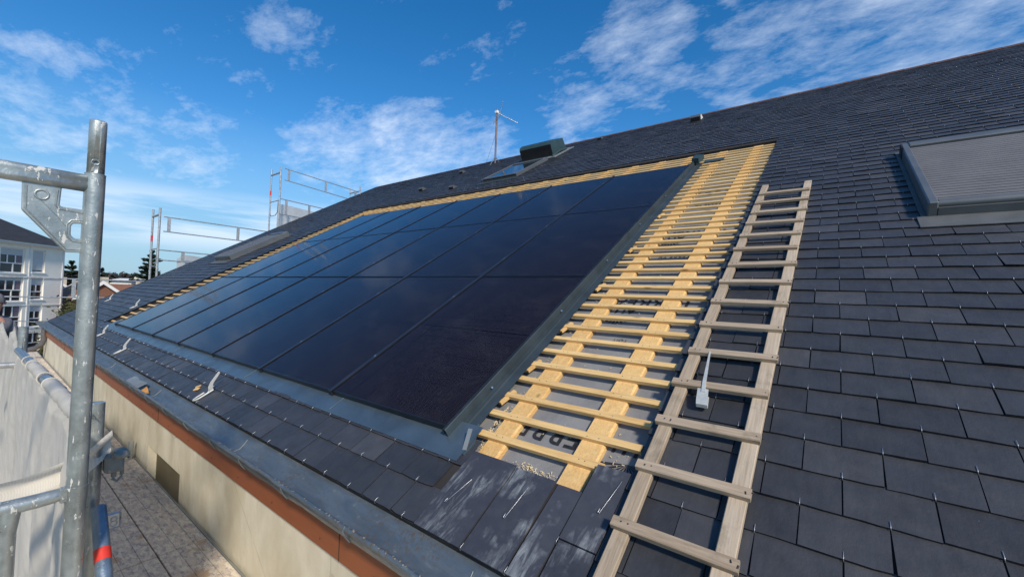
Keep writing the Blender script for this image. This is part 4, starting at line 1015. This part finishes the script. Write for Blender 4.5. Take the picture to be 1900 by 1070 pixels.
rf.add([(e0, f0, zt), (e1, f0, zt), (e1, f1, zt), (e0, f1, zt), (e0 + 7.5, (f0 + f1) / 2, zt + hh), (e1 - 6.5, (f0 + f1) / 2, zt + hh)], [(3, 2, 5, 4), (0, 3, 4), (1, 0, 4, 5), (2, 1, 5)]); rf.build('roof', M['darkroof'], AP)
for (a, b, c, d, bh, typ) in wins:
    x0, x1, z0, z1 = a * K, b * K, zf(c), zf(d); ff = .09
    m = MB(); m.box((x0, -.22, z0), (x0 + ff, -.13, z1)); m.box((x1 - ff, -.22, z0), (x1, -.13, z1)); m.box((x0 + ff, -.22, z0), (x1 - ff, -.13, z0 + ff)); m.box((x0 + ff, -.22, z1 - ff), (x1 - ff, -.13, z1))
    zb = z1 - ff - bh * K * .9
    zm = z0 + (zb - z0) * .55
    if zb - z0 > .7:
        m.box((x0 + ff, -.215, zm - .05), (x1 - ff, -.125, zm + .04))
        nm_ = 3 if typ == 'big' else 2
        for q in range(1, nm_):
            xx = x0 + (x1 - x0) * q / nm_; m.box((xx - .045, -.213, zm + .04), (xx + .045, -.128, zb))
        if typ == 'big': xx = x0 + (x1 - x0) * .42; m.box((xx - .045, -.213, z0 + ff), (xx + .045, -.128, zm - .05))
    F = m.build('window', M['pvc'], AP)
    MB().box((x0 + ff, -.20, z0 + ff), (x1 - ff, -.18, zb)).build('pane', M['pane'], F)
    if bh > .06: MB().box((x0 + ff, -.19, zb), (x1 - ff, -.15, z1 - ff)).build('blind', M['blind'], F)
    MB().box((x0 - .08, -.05, z0 - .10), (x1 + .08, .07, z0 - .005)).build('sill', M['white2'], F)
    if typ == 'big': MB().box((x0 + ff, -.178, zm), (x0 + ff + .5, -.172, zb)).build('curtain', noisy('curtain', (.16, .12, .15), (.24, .19, .21), 4, .9, bd=0) if 'curtain' not in bpy.data.materials else bpy.data.materials['curtain'], F)

# ------------------------------------------------------------------ houses beyond
def house(p, ang, wx, wy_, hw, hr, lab, gablewhite=True, wallm='brick', roofm='tile'):
    X = Matrix.Translation(Vector((p[0], p[1], 0))) @ Matrix.Rotation(ang, 4, 'Z')
    H = thing('house', lab, 'house', X, 'low houses beyond the gable scaffold', True)
    m = MB(); m.add([(-wx, -wy_, 0), (wx, -wy_, 0), (wx, wy_, 0), (-wx, wy_, 0), (-wx, -wy_, hw), (wx, -wy_, hw), (wx, wy_, hw), (-wx, wy_, hw), (-wx, 0, hr - .1), (wx, 0, hr - .1)],
                    [(0, 1, 5, 4), (2, 3, 7, 6), (1, 2, 6, 9, 5), (3, 0, 4, 8, 7)]); m.build('wall', M[wallm], H)
    sl = (hr - hw) / wy_; o = .4; rfm = MB()
    for sg in (-1, 1):
        rfm.add([(-wx - .3, 0, hr), (wx + .3, 0, hr), (wx + .3, sg * (wy_ + o), hw - sl * o), (-wx - .3, sg * (wy_ + o), hw - sl * o),
                 (-wx - .3, 0, hr - .12), (wx + .3, 0, hr - .12), (wx + .3, sg * (wy_ + o), hw - sl * o - .12), (-wx - .3, sg * (wy_ + o), hw - sl * o - .12)],
                [(0, 1, 2, 3), (4, 7, 6, 5), (2, 1, 5, 6), (3, 7, 4, 0), (3, 2, 6, 7)])
    rfm.build('roof', M[roofm], H)
    if gablewhite:
        for e in (-1, 1):
            for sg in (-1, 1):
                b = MB(); x = e * (wx + .32)
                b.add([(x, 0, hr + .06), (x, sg * (wy_ + o), hw - sl * o + .06), (x, sg * (wy_ + o), hw - sl * o - .30), (x, 0, hr - .30), (x - e * .2, 0, hr + .06), (x - e * .2, sg * (wy_ + o), hw - sl * o + .06), (x - e * .2, sg * (wy_ + o), hw - sl * o - .30), (x - e * .2, 0, hr - .30)],
                      [(0, 1, 2, 3), (7, 6, 5, 4), (0, 4, 5, 1), (3, 2, 6, 7)])
                b.build('barge_board', M['white2'], H)
    MB().box((-.35, .8, hr - 1.2), (.35, 1.4, hr + .5)).build('chimney', M['brick'], H)
    MB().box((wx + .002, -1.2, 2.2), (wx + .05, .2, 3.6)).build('window', M['pane'], H)
house((-82.0, 6.6), math.radians(4), 4.0, 3.4, 5.2, 8.0, 'brown gabled house with white barge boards just past the apartment block', wallm='tile')
house((-66.2, 8.35), math.radians(6), 4.0, 1.9, 6.6, 8.12, 'brown gabled house with white sloping barge boards behind the tall upright', wallm='tile')
house((-81.0, 14.6), math.radians(37), 4.6, 3.6, 4.9, 7.85, 'long brown roofed house in front of the cedar', False, wallm='tile')
house((-108.0, 19.3), math.radians(37), 2.1, 2.4, 8.55, 8.95, 'small cream building with pale walls behind the long brown roof', False, 'white2', 'white2')

# ------------------------------------------------------------------ trees
def leafquad(mb, p, r, d=None):
    a = Vector((U(-1, 1), U(-1, 1), U(-.6, .6))) if d is None else d + Vector((U(-.4, .4), U(-.4, .4), U(-.3, .3)))
    a = a.normalized() * r; b = a.cross(Vector((U(-1, 1), U(-1, 1), U(-1, 1)))).normalized() * r * .45
    mb.add([p - a, p + b, p + a, p - b], [(0, 1, 2, 3)])
def cedar(p, H, Rr, lab, nlay=15, seed=1, droop=.06):
    random.seed(seed); T = thing('cedar_tree', lab, 'tree', Vector((p[0], p[1], 0)), 'trees beyond the roof', True)
    tr_ = MB(); tr_.tube([(0, 0, 0), (.1, 0, H * .5), (0, .1, H * .97)], [H * .03, H * .018, H * .004], 8); lv = MB()
    for k in range(nlay):
        q = k / (nlay - 1); z = H * (.14 + .83 * q); rr = Rr * (1 - q) ** .75 * U(.6, 1.2) + .25
        for b in range(9 if q < .8 else 5):
            a = b * 2 * math.pi / (9 if q < .8 else 5) + U(-.35, .35) + k; L = rr * U(.4, 1.15); rise = U(.02, .16) - droop
            e = Vector((math.cos(a) * L, math.sin(a) * L, z + L * rise + .2)); s0 = Vector((0, 0, z)); tr_.tube([s0, (s0 + e) / 2 + Vector((0, 0, .12)), e], [.07, .05, .015], 4, False)
            n = int(120 * L / Rr) + 20
            for i in range(n):
                u = U(.22, 1.04) ** .8; side = Vector((-math.sin(a), math.cos(a), 0)); c = s0.lerp(e, u) + side * random.gauss(0, .16 * L * (1.15 - u * .7)) + Vector((0, 0, random.gauss(.0, .11)))
                leafquad(lv, c, U(.18, .34) * H / 12, Vector((math.cos(a) * .8, math.sin(a) * .8, .25)) + side * U(-.8, .8))
    tr_.build('trunk', M['bark'], T); lv.build('crown', M['cedar'], T)
cedar((-91.0, 18.6), 13.7, 4.3, 'dark spreading cedar rising behind the gable scaffold', 17, 3)
cedar((-86.5, 8.9), 10.9, 3.6, 'dark conifer crown between the apartment block and the tall upright', 13, 8)
cedar((-86.0, 11.9), 10.0, 2.8, 'lower dark conifer hidden mostly behind the tall upright', 11, 5)
def bushy(name, p, H, Rr, lab, mat, seed, n=2600, ls=.13):
    random.seed(seed); T = thing(name, lab, 'tree' if 'tree' in name else 'bush', Vector((p[0], p[1], 0)), None, True)
    tr_ = MB(); lv = MB(); tips = []
    for b in range(9):
        a = U(0, 6.28); L = U(.3, .85) * Rr; e = Vector((math.cos(a) * L, math.sin(a) * L, H * U(.55, .92))); tips.append(e)
        tr_.tube([(0, 0, 0), (e.x * .3, e.y * .3, H * .4), e], [.10, .06, .015], 5, False)
    for i in range(n):
        e = random.choice(tips); u = U(.25, 1.08); c = Vector((e.x * u, e.y * u, e.z * U(.3, 1.0))) + Vector((random.gauss(0, Rr * .2), random.gauss(0, Rr * .2), random.gauss(0, H * .06))); leafquad(lv, c, U(.6, 1.5) * ls)
    tr_.build('trunk', M['bark'], T); lv.build('crown', M[mat], T)
bushy('leafy_tree', (-43.6, 4.55), 6.9, 1.9, 'olive green leafy tree between the apartment block and the slate roof', 'leaf', 11, 12000, .12)
bushy('leafy_tree', (-46.5, 7.3), 6.0, 1.8, 'low olive leafy tree behind the tall scaffold upright', 'leaf', 12, 2600, .12)
random.seed(5); fw = MB()
for i in range(330):
    a = U(-.05, .34); d = U(250, 420); p = Vector((-math.cos(a) * d, math.sin(a) * d, 0)); H = U(10, 12.8) + 1.6 * noise.noise(Vector((a * 30, 0, 0)))
    for k in range(90):
        c = p + Vector((random.gauss(0, 3), random.gauss(0, 3), H * U(.1, 1) ** .6)); leafquad(fw, c, U(.9, 2.0))
solo(fw, 'distant_woods', M['wood_far'], Vector((-300, 40, 0)), 'low grey brown line of distant woods', 'woods', kind='stuff')

# ------------------------------------------------------------------ person on the scaffold
def skinned(name, verts, edges, radii, mat, parent=None, root=0, X=None):
    me = bpy.data.meshes.new(name); me.from_pydata(verts, edges, []); o = bpy.data.objects.new(name, me); C.objects.link(o)
    o.modifiers.new('skin', 'SKIN'); sb = o.modifiers.new('sub', 'SUBSURF'); sb.levels = 2; sb.render_levels = 2
    for i, r in enumerate(radii):
        o.data.skin_vertices[0].data[i].radius = (r, r) if not hasattr(r, '__len__') else r
    o.data.skin_vertices[0].data[root].use_root = True
    nm = evalmesh(o); o.modifiers.clear(); o.data = nm; bpy.data.meshes.remove(me)
    nm.materials.clear(); nm.materials.append(mat)
    for p in nm.polygons: p.use_smooth = True
    if parent: o.parent = parent
    return o
# standing, leaning a little forward, looking along the eave; height 1.62 (stooped)
V = [(0, 0, .88), (0, 0, 1.05), (.02, 0, 1.25), (.05, 0, 1.38), (.08, 0, 1.45), (.10, 0, 1.53), (.115, 0, 1.61), (.105, 0, 1.68),
     (0, .10, .84), (.03, .11, .47), (0, .11, .08), (.13, .12, .03), (0, -.10, .84), (.03, -.11, .47), (0, -.11, .08), (.13, -.12, .03),
     (.03, .18, 1.36), (.06, .23, 1.10), (.22, .20, .92), (.30, .18, .88), (.03, -.18, 1.36), (.06, -.23, 1.10), (.22, -.20, .92), (.30, -.18, .88)]
E_ = [(0, 1), (1, 2), (2, 3), (3, 4), (4, 5), (5, 6), (6, 7), (0, 8), (8, 9), (9, 10), (10, 11), (0, 12), (12, 13), (13, 14), (14, 15), (3, 16), (16, 17), (17, 18), (18, 19), (3, 20), (20, 21), (21, 22), (22, 23)]
Rd = [(.13, .12), (.12, .11), (.15, .11), (.12, .09), .055, .062, .088, .065, .085, .055, .04, .035, .085, .055, .04, .035, .055, .042, .032, .026, .055, .042, .032, .026]
body = skinned('person', V, E_, Rd, M['skin'])
for sy in (1, -1):
    for k, (dx, dz, L) in enumerate(((.0, .02, .07), (.0, .007, .08), (0, -.006, .075), (0, -.019, .06))):
        pass
body.matrix_world = Matrix.Translation(W(-8.0, .16, -1.78)) @ Matrix.Rotation(math.radians(20), 4, 'Z') @ Matrix.Scale(.92, 4)
tag(body, 'worker with short grey hair and grey jacket standing behind the netting', 'person')
jv = [0, 1, 2, 3, 4, 16, 17, 18, 20, 21, 22]; ix = {a: i for i, a in enumerate(jv)}
je = [(ix[a], ix[b]) for a, b in E_ if a in ix and b in ix]
skinned('jacket', [V[i] for i in jv], je, [(.155, .14), (.15, .135), (.18, .135), (.15, .115), .075, .075, .06, .048, .075, .06, .048], M['jacket'], body)
tv = [0, 8, 9, 10, 12, 13, 14]; ix = {a: i for i, a in enumerate(tv)}
skinned('trousers', [V[i] for i in tv], [(ix[a], ix[b]) for a, b in E_ if a in ix and b in ix], [(.14, .13), .105, .075, .06, .105, .075, .06], M['trousers'], body)
hm = MB(); n1, n2 = 16, 8
hm.grid(lambda u, v: Vector((.095, 0, 1.645)) + Vector((math.cos(u * 2 * math.pi) * math.sin(v * 1.75) * .112, math.sin(u * 2 * math.pi) * math.sin(v * 1.75) * .098, math.cos(v * 1.75) * .112)), 20, 8)
hm.build('hair', M['hair'], body, I4)
fc = MB(); fc.tube([(.19, 0, 1.62), (.222, 0, 1.595)], [.010, .014], 8); fc.tube([(.12, .086, 1.60), (.12, .096, 1.635)], .014, 8); fc.tube([(.12, -.086, 1.60), (.12, -.096, 1.635)], .014, 8); fc.build('face_features', M['skin'], body, I4)
for sy in (1, -1):
    for k in range(4):
        f_ = MB(); y = .18 * sy + (k - 1.5) * .017; L = (.062, .072, .068, .052)[k]; f_.tube([(.305, y, .885), (.305 + L * .55, y, .878), (.305 + L * .9, y, .860)], [.009, .008, .006], 8); f_.build('finger', M['skin'], body, I4)
    f_ = MB(); f_.tube([(.28, .18 * sy - sy * .03, .885), (.315, .18 * sy - sy * .05, .875), (.34, .18 * sy - sy * .05, .865)], [.011, .009, .007], 8); f_.build('thumb', M['skin'], body, I4)
